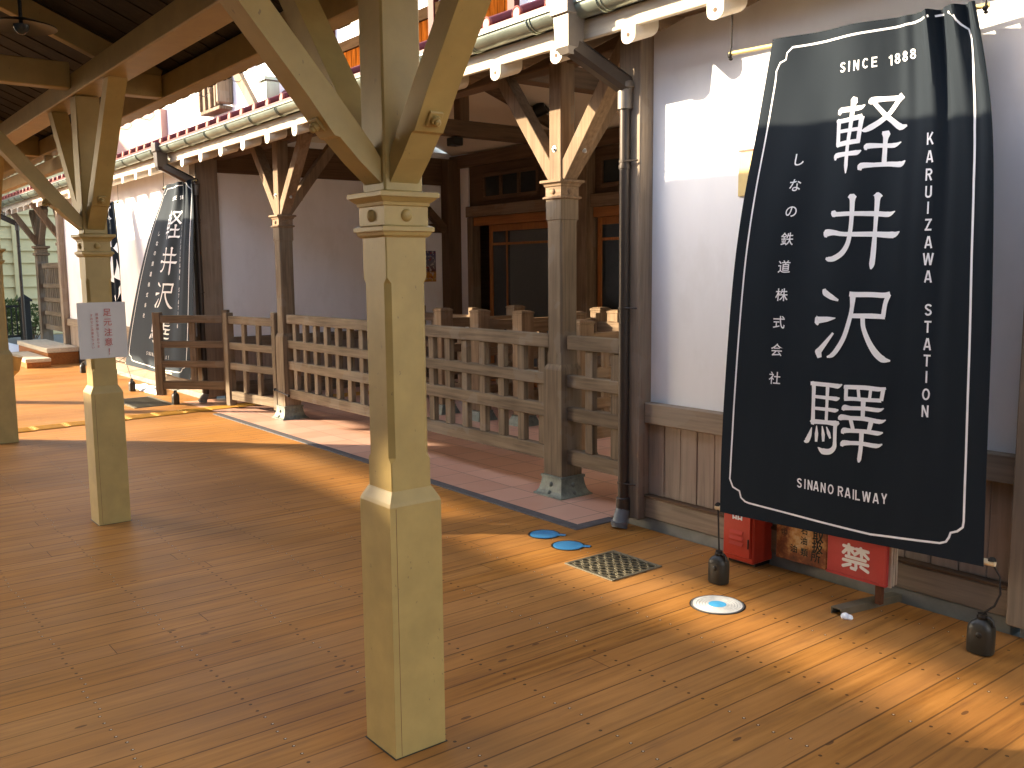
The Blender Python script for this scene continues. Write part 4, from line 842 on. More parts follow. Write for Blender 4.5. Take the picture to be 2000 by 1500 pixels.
[(0.3748,0.7039,0.3790,0.6973),(0.3785,0.7045,0.3803,0.6973),(0.3796,0.7045,0.3843,0.6972),(0.3773,0.7036,0.3914,0.6998),(0.3781,0.7057,0.3943,0.7043),(0.3796,0.7121,0.3953,0.7114),(0.3806,0.7211,0.3956,0.7206),(0.3814,0.7312,0.3957,0.7308),(0.3823,0.7410,0.3959,0.7405),(0.3826,0.7508,0.3969,0.7502),(0.3830,0.7611,0.3980,0.7605),(0.3833,0.7705,0.3989,0.7698),(0.3832,0.7775,0.3995,0.7769),(0.3836,0.7811,0.3988,0.7810),(0.3839,0.7820,0.3977,0.7831),(0.3840,0.7824,0.3965,0.7839),(0.3840,0.7838,0.3957,0.7847)],
[(0.3731,0.7057,0.3722,0.6986),(0.3753,0.7058,0.3740,0.6984),(0.3762,0.7058,0.3753,0.6981),(0.3786,0.7059,0.3787,0.6979),(0.3857,0.7060,0.3861,0.6977),(0.3998,0.7060,0.4002,0.6977),(0.4187,0.7061,0.4192,0.6977),(0.4380,0.7061,0.4386,0.6978),(0.4532,0.7063,0.4541,0.6978),(0.4631,0.7066,0.4647,0.6979),(0.4705,0.7071,0.4724,0.6981),(0.4771,0.7075,0.4777,0.6981),(0.4842,0.7075,0.4817,0.6979),(0.4905,0.7056,0.4856,0.6983),(0.4948,0.7034,0.4895,0.6984),(0.4978,0.7013,0.4941,0.6980),(0.5007,0.6994,0.4990,0.6977)],
[(0.3887,0.7307,0.3892,0.7245),(0.4068,0.7309,0.4073,0.7244),(0.4254,0.7311,0.4260,0.7242),(0.4426,0.7313,0.4432,0.7241),(0.4562,0.7316,0.4569,0.7239),(0.4653,0.7318,0.4664,0.7239),(0.4713,0.7321,0.4725,0.7239),(0.4761,0.7323,0.4765,0.7238),(0.4812,0.7324,0.4798,0.7235),(0.4860,0.7311,0.4828,0.7240),(0.4894,0.7296,0.4854,0.7244),(0.4915,0.7281,0.4886,0.7245),(0.4937,0.7268,0.4920,0.7246)],
[(0.3887,0.7542,0.3891,0.7480),(0.4036,0.7542,0.4040,0.7478),(0.4188,0.7542,0.4192,0.7475),(0.4331,0.7541,0.4336,0.7473),(0.4454,0.7542,0.4461,0.7471),(0.4553,0.7545,0.4565,0.7471),(0.4637,0.7549,0.4652,0.7471),(0.4711,0.7552,0.4722,0.7471),(0.4779,0.7553,0.4776,0.7469),(0.4834,0.7541,0.4812,0.7474),(0.4871,0.7527,0.4837,0.7477),(0.4892,0.7514,0.4865,0.7478),(0.4915,0.7502,0.4899,0.7479)],
[(0.3878,0.7836,0.3792,0.7782),(0.3906,0.7827,0.3799,0.7775),(0.3914,0.7825,0.3814,0.7762),(0.3910,0.7829,0.3867,0.7743),(0.3953,0.7828,0.3941,0.7732),(0.4057,0.7822,0.4057,0.7729),(0.4201,0.7816,0.4205,0.7726),(0.4353,0.7811,0.4358,0.7725),(0.4482,0.7807,0.4490,0.7725),(0.4584,0.7811,0.4597,0.7720),(0.4676,0.7816,0.4692,0.7717),(0.4759,0.7821,0.4770,0.7713),(0.4836,0.7824,0.4825,0.7708),(0.4900,0.7808,0.4856,0.7713),(0.4943,0.7789,0.4874,0.7717),(0.4962,0.7773,0.4903,0.7717),(0.4980,0.7759,0.4939,0.7716)],
[(0.4359,0.7040,0.4504,0.7037),(0.4366,0.7125,0.4503,0.7121),(0.4372,0.7209,0.4503,0.7205),(0.4378,0.7294,0.4503,0.7290),(0.4385,0.7381,0.4502,0.7377),(0.4386,0.7471,0.4505,0.7467),(0.4388,0.7563,0.4508,0.7559),(0.4390,0.7657,0.4511,0.7652),(0.4391,0.7750,0.4514,0.7745)],
[(0.4773,0.7711,0.4959,0.7734),(0.4766,0.7735,0.4939,0.7759),(0.4756,0.7759,0.4919,0.7779),(0.4746,0.7791,0.4903,0.7799),(0.4743,0.7835,0.4889,0.7834),(0.4743,0.7897,0.4886,0.7891),(0.4748,0.7972,0.4887,0.7964),(0.4754,0.8047,0.4889,0.8039),(0.4758,0.8109,0.4889,0.8102),(0.4754,0.8154,0.4896,0.8146),(0.4751,0.8188,0.4903,0.8182),(0.4744,0.8211,0.4904,0.8217),(0.4729,0.8229,0.4889,0.8255),(0.4704,0.8247,0.4857,0.8294),(0.4672,0.8264,0.4811,0.8329),(0.4636,0.8277,0.4753,0.8361),(0.4604,0.8284,0.4681,0.8387),(0.4566,0.8289,0.4598,0.8403),(0.4514,0.8293,0.4511,0.8410),(0.4458,0.8292,0.4424,0.8412),(0.4414,0.8289,0.4340,0.8407),(0.4368,0.8294,0.4274,0.8380),(0.4312,0.8292,0.4229,0.8350),(0.4248,0.8284,0.4195,0.8319),(0.4182,0.8277,0.4162,0.8291)],
[(0.3866,0.7902,0.3898,0.7904),(0.3831,0.7941,0.3897,0.7946),(0.3797,0.7981,0.3896,0.7989),(0.3763,0.8020,0.3894,0.8031),(0.3727,0.8053,0.3889,0.8072),(0.3701,0.8086,0.3870,0.8109),(0.3674,0.8117,0.3848,0.8146),(0.3648,0.8141,0.3823,0.8181),(0.3629,0.8152,0.3789,0.8213),(0.3643,0.8159,0.3720,0.8232),(0.3645,0.8168,0.3661,0.8232),(0.3621,0.8179,0.3627,0.8224),(0.3592,0.8192,0.3598,0.8217)],
[(0.4063,0.7856,0.4096,0.7854),(0.4053,0.7897,0.4112,0.7893),(0.4043,0.7938,0.4129,0.7933),(0.4032,0.7979,0.4146,0.7973),(0.4021,0.8020,0.4161,0.8013),(0.4027,0.8060,0.4157,0.8054),(0.4033,0.8100,0.4152,0.8095),(0.4038,0.8140,0.4146,0.8135),(0.4043,0.8180,0.4140,0.8176)],
[(0.4288,0.7852,0.4324,0.7847),(0.4290,0.7895,0.4351,0.7887),(0.4294,0.7938,0.4378,0.7927),(0.4296,0.7980,0.4404,0.7967),(0.4294,0.8020,0.4427,0.8006),(0.4306,0.8055,0.4429,0.8045),(0.4315,0.8089,0.4427,0.8081),(0.4322,0.8123,0.4424,0.8116),(0.4331,0.8157,0.4421,0.8151)],
[(0.4461,0.7856,0.4495,0.7848),(0.4473,0.7889,0.4530,0.7876),(0.4486,0.7923,0.4565,0.7904),(0.4498,0.7955,0.4600,0.7931),(0.4509,0.7987,0.4633,0.7958),(0.4536,0.8012,0.4646,0.7986),(0.4561,0.8036,0.4658,0.8014),(0.4586,0.8060,0.4670,0.8041),(0.4612,0.8084,0.4681,0.8068)],
[(0.5063,0.7062,0.5070,0.6992),(0.5081,0.7064,0.5092,0.6991),(0.5095,0.7066,0.5103,0.6989),(0.5127,0.7068,0.5128,0.6988),(0.5198,0.7068,0.5195,0.6985),(0.5327,0.7065,0.5323,0.6981),(0.5496,0.7061,0.5493,0.6976),(0.5675,0.7057,0.5674,0.6971),(0.5834,0.7055,0.5838,0.6968),(0.5971,0.7056,0.5982,0.6969),(0.6103,0.7060,0.6117,0.6973),(0.6227,0.7063,0.6237,0.6977),(0.6338,0.7063,0.6337,0.6977),(0.6430,0.7053,0.6414,0.6978),(0.6501,0.7041,0.6476,0.6976),(0.6559,0.7027,0.6537,0.6973),(0.6619,0.7015,0.6602,0.6969)],
[(0.5087,0.7049,0.5232,0.7045),(0.5091,0.7125,0.5236,0.7120),(0.5095,0.7201,0.5240,0.7196),(0.5099,0.7277,0.5244,0.7272)],
[(0.5111,0.7303,0.5104,0.7217),(0.5201,0.7298,0.5194,0.7215),(0.5288,0.7292,0.5281,0.7212),(0.5378,0.7287,0.5374,0.7210),(0.5478,0.7283,0.5478,0.7209),(0.5595,0.7282,0.5598,0.7207),(0.5723,0.7281,0.5728,0.7207),(0.5856,0.7280,0.5860,0.7206),(0.5985,0.7279,0.5987,0.7205),(0.6108,0.7277,0.6109,0.7202),(0.6230,0.7274,0.6230,0.7199),(0.6350,0.7271,0.6350,0.7196),(0.6470,0.7269,0.6469,0.7193)],
[(0.6445,0.6995,0.6596,0.7002),(0.6430,0.7075,0.6576,0.7081),(0.6415,0.7154,0.6556,0.7160),(0.6399,0.7233,0.6536,0.7239)],
[(0.5552,0.7045,0.5668,0.7035),(0.5569,0.7107,0.5685,0.7096),(0.5586,0.7168,0.5701,0.7157),(0.5602,0.7229,0.5718,0.7218)],
[(0.6013,0.7031,0.6127,0.7034),(0.6004,0.7093,0.6118,0.7095),(0.5995,0.7155,0.6110,0.7157),(0.5986,0.7217,0.6101,0.7219)],
[(0.5734,0.7245,0.5915,0.7240),(0.5743,0.7359,0.5911,0.7354),(0.5752,0.7474,0.5906,0.7469),(0.5761,0.7589,0.5902,0.7584)],
[(0.5123,0.7499,0.5030,0.7477),(0.5153,0.7486,0.5030,0.7460),(0.5177,0.7475,0.5030,0.7439),(0.5189,0.7478,0.5052,0.7408),(0.5186,0.7488,0.5112,0.7378),(0.5189,0.7484,0.5185,0.7375),(0.5222,0.7480,0.5241,0.7381),(0.5284,0.7477,0.5296,0.7387),(0.5368,0.7472,0.5370,0.7392),(0.5478,0.7468,0.5474,0.7388),(0.5608,0.7462,0.5604,0.7383),(0.5745,0.7457,0.5743,0.7378),(0.5875,0.7454,0.5879,0.7374),(0.6004,0.7455,0.6016,0.7375),(0.6140,0.7458,0.6154,0.7378),(0.6269,0.7461,0.6278,0.7380),(0.6381,0.7459,0.6373,0.7378),(0.6462,0.7442,0.6432,0.7380),(0.6514,0.7421,0.6473,0.7378),(0.6547,0.7401,0.6516,0.7372),(0.6581,0.7382,0.6566,0.7366)],
[(0.5038,0.7693,0.4922,0.7680),(0.5061,0.7675,0.4916,0.7666),(0.5076,0.7663,0.4907,0.7645),(0.5074,0.7675,0.4934,0.7604),(0.5066,0.7686,0.5013,0.7572),(0.5104,0.7679,0.5102,0.7570),(0.5180,0.7674,0.5193,0.7574),(0.5278,0.7670,0.5289,0.7580),(0.5387,0.7665,0.5391,0.7585),(0.5505,0.7662,0.5503,0.7580),(0.5631,0.7658,0.5630,0.7575),(0.5761,0.7655,0.5765,0.7570),(0.5890,0.7655,0.5904,0.7568),(0.6027,0.7660,0.6052,0.7573),(0.6177,0.7669,0.6204,0.7583),(0.6321,0.7677,0.6343,0.7591),(0.6445,0.7679,0.6448,0.7593),(0.6537,0.7663,0.6512,0.7596),(0.6597,0.7640,0.6558,0.7595),(0.6634,0.7618,0.6606,0.7589),(0.6673,0.7597,0.6661,0.7583)],
[(0.5323,0.7664,0.5461,0.7639),(0.5362,0.7731,0.5497,0.7706),(0.5399,0.7798,0.5534,0.7773),(0.5437,0.7865,0.5569,0.7840)],
[(0.6067,0.7627,0.6242,0.7640),(0.6046,0.7692,0.6212,0.7705),(0.6026,0.7758,0.6181,0.7770),(0.6005,0.7824,0.6150,0.7835)],
[(0.5158,0.7954,0.5059,0.7942),(0.5184,0.7937,0.5054,0.7924),(0.5206,0.7922,0.5048,0.7902),(0.5218,0.7923,0.5062,0.7867),(0.5215,0.7935,0.5121,0.7830),(0.5220,0.7930,0.5199,0.7822),(0.5259,0.7924,0.5265,0.7824),(0.5325,0.7918,0.5332,0.7828),(0.5411,0.7911,0.5413,0.7831),(0.5522,0.7907,0.5522,0.7827),(0.5652,0.7901,0.5652,0.7821),(0.5787,0.7896,0.5791,0.7817),(0.5914,0.7894,0.5924,0.7814),(0.6038,0.7896,0.6055,0.7814),(0.6166,0.7900,0.6186,0.7817),(0.6287,0.7904,0.6304,0.7819),(0.6390,0.7905,0.6395,0.7819),(0.6466,0.7893,0.6453,0.7823),(0.6517,0.7878,0.6492,0.7825),(0.6551,0.7862,0.6531,0.7825),(0.6587,0.7848,0.6577,0.7826)],
[(0.5153,0.8202,0.5054,0.8192),(0.5179,0.8185,0.5048,0.8174),(0.5199,0.8170,0.5041,0.8152),(0.5210,0.8172,0.5056,0.8116),(0.5208,0.8183,0.5118,0.8078),(0.5227,0.8176,0.5200,0.8069),(0.5280,0.8167,0.5276,0.8068),(0.5352,0.8160,0.5353,0.8070),(0.5434,0.8151,0.5431,0.8071),(0.5518,0.8146,0.5514,0.8066),(0.5606,0.8141,0.5604,0.8061),(0.5701,0.8136,0.5705,0.8056),(0.5806,0.8134,0.5820,0.8054),(0.5936,0.8138,0.5958,0.8056),(0.6088,0.8144,0.6111,0.8061),(0.6237,0.8150,0.6255,0.8065),(0.6362,0.8150,0.6363,0.8063),(0.6453,0.8133,0.6426,0.8065),(0.6511,0.8111,0.6468,0.8063),(0.6546,0.8089,0.6513,0.8056),(0.6584,0.8070,0.6566,0.8049)],
[(0.5736,0.7869,0.5902,0.7862),(0.5739,0.7939,0.5901,0.7932),(0.5741,0.8010,0.5900,0.8003),(0.5743,0.8079,0.5898,0.8074),(0.5742,0.8146,0.5892,0.8143),(0.5734,0.8215,0.5884,0.8214),(0.5722,0.8286,0.5872,0.8286),(0.5710,0.8350,0.5860,0.8350),(0.5700,0.8400,0.5850,0.8401),(0.5706,0.8429,0.5829,0.8432),(0.5714,0.8443,0.5810,0.8449),(0.5723,0.8454,0.5793,0.8459),(0.5730,0.8467,0.5775,0.8470)],
]
BORDER = [(0.1196,0.0220),(0.0957,0.0325),(0.0954,0.0456),(0.0670,0.0509),(0.0541,0.0663),(0.0575,0.0869),(0.0532,0.1915),(0.0502,0.2937),(0.0494,0.4110),(0.0501,0.5523),(0.0492,0.7065),(0.0483,0.8286),(0.0459,0.9067),(0.0443,0.9235),(0.0591,0.9400),(0.0897,0.9461),(0.0972,0.9598),(0.1159,0.9668),(0.1320,0.9686),(0.2173,0.9714),(0.4287,0.9779),(0.6230,0.9830),(0.8017,0.9772),(0.8610,0.9744),(0.8808,0.9695),(0.8902,0.9600),(0.8948,0.9511),(0.9159,0.9461),(0.9333,0.9369),(0.9360,0.9255),(0.9363,0.8168),(0.9344,0.6335),(0.9326,0.4514),(0.9331,0.3156),(0.9359,0.2251),(0.9427,0.1432),(0.9551,0.0651),(0.9489,0.0468),(0.9288,0.0377),(0.9166,0.0291),(0.9106,0.0211),(0.8850,0.0114),(0.8511,0.0116),(0.8191,0.0119),(0.7584,0.0148),(0.6637,0.0172),(0.5168,0.0189),(0.3107,0.0210),(0.1196,0.0220)]
TXT_JP = [('し',0.2299,0.2505,0.052),('な',0.2286,0.3015,0.052),('の',0.2275,0.3547,0.052),('鉄',0.2248,0.4101,0.052),('道',0.2243,0.4667,0.052),('株',0.2237,0.5246,0.052),('式',0.2212,0.5815,0.052),('会',0.2203,0.6389,0.052),('社',0.2197,0.6977,0.052)]
TXT_EN = [('K',0.7780,0.2362,0.042),('A',0.7774,0.2688,0.042),('R',0.7770,0.3014,0.042),('U',0.7783,0.3331,0.042),('I',0.7792,0.3620,0.042),('Z',0.7823,0.3929,0.042),('A',0.7855,0.4248,0.042),('W',0.7867,0.4557,0.042),('A',0.7894,0.4876,0.042),('S',0.7946,0.5486,0.042),('T',0.7951,0.5796,0.042),('A',0.7962,0.6116,0.042),('T',0.7973,0.6417,0.042),('I',0.7982,0.6719,0.042),('O',0.7993,0.7040,0.042),('N',0.7985,0.7352,0.042)]
TXT_SINCE = [('S',0.3931,0.0799,0.040),('I',0.4251,0.0801,0.040),('N',0.4591,0.0804,0.040),('C',0.4999,0.0792,0.040),('E',0.5378,0.0788,0.040),('1',0.6054,0.0796,0.040),('8',0.6353,0.0778,0.040),('8',0.6717,0.0765,0.040),('8',0.7056,0.0741,0.040)]
TXT_SR = [('S',0.3475,0.9066,0.040),('I',0.3703,0.9067,0.040),('N',0.3910,0.9070,0.040),('A',0.4154,0.9070,0.040),('N',0.4437,0.9076,0.040),('O',0.4737,0.9081,0.040),('R',0.5111,0.9089,0.040),('A',0.5382,0.9095,0.040),('I',0.5594,0.9106,0.040),('L',0.5747,0.9112,0.040),('W',0.6067,0.9113,0.040),('A',0.6402,0.9112,0.040),('Y',0.6694,0.9095,0.040)]
EDGE1 = ([(0.0, -2.6935, 3.62, 2.5236), (0.0937, -2.7196, 3.6031, 2.3192), (0.1889, -2.7461, 3.586, 2.1114), (0.276, -2.778, 3.5703, 1.9215), (0.3561, -2.8032, 3.5559, 1.7467), (0.4539, -2.8226, 3.5383, 1.5333), (0.5529, -2.8301, 3.5205, 1.3172), (0.6639, -2.8324, 3.5005, 1.0751), (0.7757, -2.8317, 3.4804, 0.8311), (0.888, -2.8249, 3.4602, 0.5863), (1.0, -2.809, 3.44, 0.3419)], [(0.0, -1.847, 3.74, 2.5226), (0.0546, -1.8148, 3.7307, 2.4036), (0.1103, -1.7845, 3.7213, 2.2822), (0.1836, -1.749, 3.7088, 2.1226), (0.2645, -1.7238, 3.695, 1.9461), (0.3627, -1.7048, 3.6783, 1.7321), (0.452, -1.6913, 3.6632, 1.5375), (0.5864, -1.673, 3.6403, 1.2447), (0.7215, -1.6585, 3.6173, 0.9502), (0.8664, -1.6421, 3.5927, 0.6344), (1.0, -1.6241, 3.57, 0.3432)])
EDGE2 = ([(0.0, -11.1757, 3.62, 2.5293), (0.0976, -11.4079, 3.6044, 2.313), (0.2144, -11.7066, 3.5857, 2.0541), (0.3514, -11.9759, 3.5638, 1.7506), (0.4941, -12.2132, 3.5409, 1.4342), (0.6568, -12.4352, 3.5149, 1.0739), (0.7936, -12.5998, 3.493, 0.7707), (0.9168, -12.7006, 3.4733, 0.4977), (1.0, -12.7375, 3.46, 0.3132)], [(0.0, -10.6041, 3.7, 2.5516), (0.0645, -10.5495, 3.691, 2.4058), (0.1785, -10.5083, 3.675, 2.1484), (0.3295, -10.4977, 3.6539, 1.8071), (0.4812, -10.4872, 3.6326, 1.4645), (0.6336, -10.4932, 3.6113, 1.1201), (0.7614, -10.5011, 3.5934, 0.8312), (0.8905, -10.5259, 3.5753, 0.5396), (1.0, -10.5523, 3.56, 0.2922)])
EDGE3 = ([(0.0, -13.908, 3.62, 2.478), (0.252, -13.7909, 3.5797, 1.9634), (0.4605, -13.655, 3.5463, 1.5377), (0.6661, -13.4697, 3.5134, 1.1179), (0.8342, -13.2928, 3.4865, 0.7748), (1.0, -13.1435, 3.46, 0.4361)], [(0.0, -13.715, 3.7, 2.5041), (0.1612, -13.5278, 3.6774, 2.1656), (0.3621, -13.3658, 3.6493, 1.7438), (0.5933, -13.2523, 3.6169, 1.2584), (0.8232, -13.1639, 3.5848, 0.7758), (1.0, -13.1035, 3.56, 0.4046)])
def ip(E, v):
    for a, b in zip(E[:-1], E[1:]):
        if v <= b[0] or b is E[-1]:
            t = (v - a[0]) / (b[0] - a[0]); return Vector((a[1] + (b[1] - a[1]) * t, a[2] + (b[2] - a[2]) * t, a[3] + (b[3] - a[3]) * t))
def smooth_edge(E):
    out = []
    for k in range(41):
        v = k / 40; p = sum((ip(E, min(1, max(0, v + d))) for d in (-.03, -.015, 0, .015, .03)), Vector()) / 5
        if k in (0, 40): p = ip(E, v)
        out.append((v, p.x, p.y, p.z))
    return out
class Cloth:
    def __init__(s, L, R_, fold): s.L, s.R, s.fold = smooth_edge(L), smooth_edge(R_), fold
    def flat(s, u, v):
        return ip(s.L, min(1, max(0, v))).lerp(ip(s.R, min(1, max(0, v))), u)
    def at(s, u, v, lift=0.0):
        p = s.flat(u, v); d = s.fold(u, v)
        return p + Vector((.10, -.99, .0)) * (d + lift)
def folds(u, v):
    e = math.exp(-v * 3.6); g_ = math.exp(-((u - .89) / .17) ** 2)
    a = g_ * e * (.026 * math.sin(u * 58 + v * 2.2) + .010 * math.sin(u * 103 + 1.1)) + g_ * .012 * math.exp(-v * 3.4) * math.sin(u * 36 - .8)
    a += .014 * math.exp(-v * 2.4) * math.sin((u - .08 * v) * 15.5 + 1.0) * (1 - .5 * g_)
    a += .006 * math.exp(-((v - .33) / .2) ** 2) * math.sin(u * 24 + 2.0 + v * 3)
    a += .004 * math.sin(u * 7 + v * 5)
    return a
def stroke_strip(cl, pairs, lift):
    mb = MB(); vs = []
    for a, b, c, d in pairs:
        for t in (0, .5, 1): vs.append(cl.at(a + (c - a) * t, b + (d - b) * t, lift))
    n = len(pairs); fs = []
    for i in range(n - 1):
        for t in (0, 1): fs.append((3 * i + t, 3 * i + t + 1, 3 * i + t + 4, 3 * i + t + 3))
    return mb.add(vs, fs)
def banner(label, data, fold, marks, rod_l, hang_z, jugs, lbl_jugs, gname="hanging cloth banners on the wall"):
    L, R_ = data; cl = Cloth(L, R_, fold)
    tl = cl.flat(0, 0); tr = cl.flat(1, 0); bl = cl.flat(0, 1); brr = cl.flat(1, 1)
    t = thing("hanging_banner", label, "banner", tuple((bl + brr) / 2), gname)
    NU, NV = 96, 90; mb = MB()
    vs = [cl.at(i / NU, j / NV) for j in range(NV + 1) for i in range(NU + 1)]
    nv = len(vs); W = NU + 1
    back = [p + Vector((0, .0022, 0)) for p in vs]
    fs = [(j * W + i, j * W + i + 1, (j + 1) * W + i + 1, (j + 1) * W + i) for j in range(NV) for i in range(NU)]
    rim = [(i, i + 1) for i in range(NU)] + [(NV * W + i, NV * W + i + 1) for i in range(NU)] + [(j * W, (j + 1) * W) for j in range(NV)] + [(j * W + NU, (j + 1) * W + NU) for j in range(NV)]
    mb.add(vs + back, fs + [tuple(q + nv for q in f[::-1]) for f in fs] + [(a, b, b + nv, a + nv) for a, b in rim])
    c = obj("cloth", mb, m_cloth, t, True, extra=[(marks(cl), m_letter)])
    dirv = (tr - tl).normalized()
    a = tl - dirv * rod_l; b = tr + dirv * .03; off = Vector((0, .050, -.012))
    rod = obj("top_rod", MB().cyl(a + off, b + off, .010, 12), m_brass, t, True)
    bd_ = (brr - bl).normalized(); a2 = bl - bd_ * .035; b2 = brr + bd_ * .035
    obj("bottom_rod", MB().cyl(a2 + Vector((0, .020, .016)), b2 + Vector((0, .020, .016)), .013, 12), m_bamboo, t, True)
    for p in (a + off + dirv * .01, b + off - dirv * .01):
        obj("rope", MB().tube([p + Vector((0, 0, -.02)), p + Vector((.001, -.012, .0)), p + Vector((0, 0, .03)), p + Vector((0, .0, hang_z - p.z))], .0035, 6), m_rope, t)
        obj("knot", MB().dome(p + Vector((0, -.010, -.012)), (0, -1, 0), .012, .9, 8).dome(p + Vector((0, -.004, -.024)), (0, 0, -1), .010, .9, 8), m_rope, t)
    for p, (jx, jy), lb, bow in zip((a2, b2), jugs, lbl_jugs, (0.0, .05)):
        p = p + Vector((0, .020, .016)) + (bd_ * .012 if p is a2 else -bd_ * .012)
        jt = Vector((jx, jy + .0, .158))
        mid = (p + jt) / 2 + Vector((bow, 0, -.01 if bow else 0))
        q = [p, p * .6 + mid * .4 + Vector((bow * .35, 0, 0)), mid, jt * .55 + mid * .45 + Vector((bow * .3, 0, 0)), jt]
        obj("rope", MB().tube(q, .004, 6), m_rope, t)
        obj("knot", MB().dome(p + Vector((0, 0, .008)), (0, 0, 1), .016, 1.0, 8), m_rope, t)
        water_jug(jx, jy, lb)
    return t
def water_jug(x, y, label):
    t = thing("water_jug", label, "jug", (x, y, 0), "dark weight jugs tied to the banners")
    rings = []
    for rx, ry, z in ((.036, .028, 0), (.047, .038, .004), (.049, .040, .012), (.049, .040, .098), (.046, .038, .112), (.036, .030, .126), (.022, .020, .134), (.017, .017, .138)):
        rings.append([(x + rx * math.copysign(abs(math.cos(a)) ** .7, math.cos(a)), y + ry * math.copysign(abs(math.sin(a)) ** .7, math.sin(a)), z) for a in [2 * math.pi * i / 28 for i in range(28)]])
    obj("jug_body", MB().loft(rings), m_bottle, t, True)
    obj("cap", MB().lathe([(.017, .136), (.020, .140), (.020, .150), (.017, .152), (.017, .160), (.010, .163)], x, y, 0, 16), m_black, t, True)
    obj("handle", MB().tube([(x + .018, y, .146), (x + .032, y - .003, .148), (x + .043, y - .004, .138), (x + .046, y - .004, .118)], .006, 8), m_black, t, True)
    obj("side_plug", MB().dome((x + .008, y - .0395, .082), (0, -1, 0), .0125, .3, 14), m_black, t, True)
def main_marks(cl):
    mb = MB(); k = 0; out = MB()
    for pairs in KANJI:
        k += 1; s_ = stroke_strip(cl, pairs, .0016 + .00006 * k); mb.add(s_.v, s_.f)
    out.add(mb.v, mb.f)
    H = 2.18; Wd = 1.15; mb = MB()
    for items, bold in ((TXT_JP, .0005), (TXT_EN, .0014), (TXT_SINCE, .0013), (TXT_SR, .0013)):
        for ch, u, v, sz in items:
            loc_w = (cl.flat(1, v) - cl.flat(0, v)).length
            if items is not TXT_JP:
                ht = .043 if items is not TXT_EN else .048; wl, sts = letter(ch); q = 0
                for pts in sts:
                    for poly in stroke2d(pts, .150):
                        q += 1; mb.add([cl.at(u + (x - wl / 2) * ht * .92 / loc_w, v - (y - .5) * ht / H, .0018 + .00003 * q) for x, y in poly], [tuple(range(len(poly)))])
                continue
            vs, fs = glyph(ch, sz * 1.16, bold)
            mb.add([cl.at(u + x / loc_w, v - y / H, .0018) for x, y in vs], fs)
    out.add(mb.v, mb.f)
    B_ = BORDER; pts = []
    for (u0, v0), (u1, v1) in zip(B_[:-1], B_[1:]):
        n = max(1, int(math.hypot((u1 - u0) * 1.15, (v1 - v0) * 2.18) / .02))
        for q in range(n): pts.append((u0 + (u1 - u0) * q / n, v0 + (v1 - v0) * q / n))
    pairs = []; n = len(pts)
    for i in range(n + 1):
        a, b = pts[(i - 1) % n], pts[(i + 1) % n]; p = pts[i % n]
        tx, ty = (b[0] - a[0]) * 1.15, (b[1] - a[1]) * 2.18; l_ = math.hypot(tx, ty) + 1e-9
        nx, ny = -ty / l_ * .0042, tx / l_ * .0042
        pairs.append((p[0] + nx / 1.15, p[1] + ny / 2.18, p[0] - nx / 1.15, p[1] - ny / 2.18))
    s_ = stroke_strip(cl, pairs, .0014)
    return out.add(s_.v, s_.f)
def crest_marks(cl):
    mb = MB(); k = 0
    def poly(pts):
        nonlocal k; k += 1
        mb.add([cl.at(u, v, .003 + .0001 * k) for u, v in pts], [tuple(range(len(pts)))])
    for ch, u, v, sz in (('軽', .5, .10, .40), ('御', .5, .72, .38), ('鉄', .62, .905, .22)):
        vs, fs = glyph(ch, sz, .006); mb.add([cl.at(u + x / 1.0, v - y / 2.2, .003) for x, y in vs], fs)
    poly([(.05, .30), (.25, .255), (.80, .275), (.95, .34), (.75, .34), (.62, .305), (.28, .295)])
    poly([(.05, .40), (.30, .36), (.70, .38), (.90, .45), (.88, .52), (.55, .50), (.45, .535), (.08, .52)])
    poly([(.30, .625), (.85, .55), (.95, .55), (.93, .60), (.62, .65), (.36, .66)])
    return mb
banner("large dark navy banner with white kanji hanging at the right, before the red boxes", EDGE1, folds, main_marks, .265, 2.73,
       ((-2.79, 3.42), (-1.615, 3.565)), ("dark jug weighing down the large banner's left end, before the red cabinet", "dark jug at the far right, weighing down the large banner's right end"))
def folds2(u, v): return .55 * folds(u, v) + .030 * math.exp(-v * .9) * math.sin((u - .1) * 19) * math.exp(-((u - .72) / .3) ** 2)
banner("dark banner with white kanji behind the open gate leaf", EDGE2, folds2, main_marks, .20, 2.73,
       ((-12.35, 3.42), (-10.75, 3.45)), ("small dark jug under the left corner of the middle banner", "small dark jug on the deck below the open gate leaf"))
banner("narrow-looking dark banner with a white crest behind the paper notice", EDGE3, lambda u, v: .03 * math.exp(-v) * math.sin(u * 14), crest_marks, .10, 2.73,
       ((-15.2, 3.5), (-14.0, 3.50)), ("dark jug under the left end of the farthest banner", "farthest dark jug in view, left of the small snow patch on the deck"))

# ------------------------------------------------------------------ things along the wall
def rvec(*a): return Vector(a)
t = thing("red_cabinet", "bright red metal cabinet with louvre slots under the large banner", "cabinet", (-2.90, 3.79, 0))
bx = MB().box(-3.000, -2.812, 3.712, 3.868, .020, .62, .006); obj("cabinet_body", bx, m_red, t)
dr = obj("cabinet_door", MB().box(-2.992, -2.826, 3.700, 3.7115, .050, .605, .003), m_red, t, extra=[(text_plane([("備", -.0, .180, .068, .002), ("品", -.0, .075, .068, .002)], (-2.905, 3.6995, .195), (1, 0, 0), (0, 0, 1), (0, -1, 0), .0012), m_letter)])
for k, z in enumerate((.112, .142, .172)):
    obj("louvre", MB().extrude([(3.6995, z), (3.690, z - .004), (3.6995, z + .012)], -2.952, -2.868), m_red, dr)
obj("latch", MB().box(-2.838, -2.831, 3.694, 3.6995, .10, .15, .002), m_black, dr)
obj("cabinet_foot_shade", MB().box(-2.99, -2.82, 3.74, 3.86, 0, .019, .003), m_black, t)  # black foot block also stands for the shadow under the cabinet

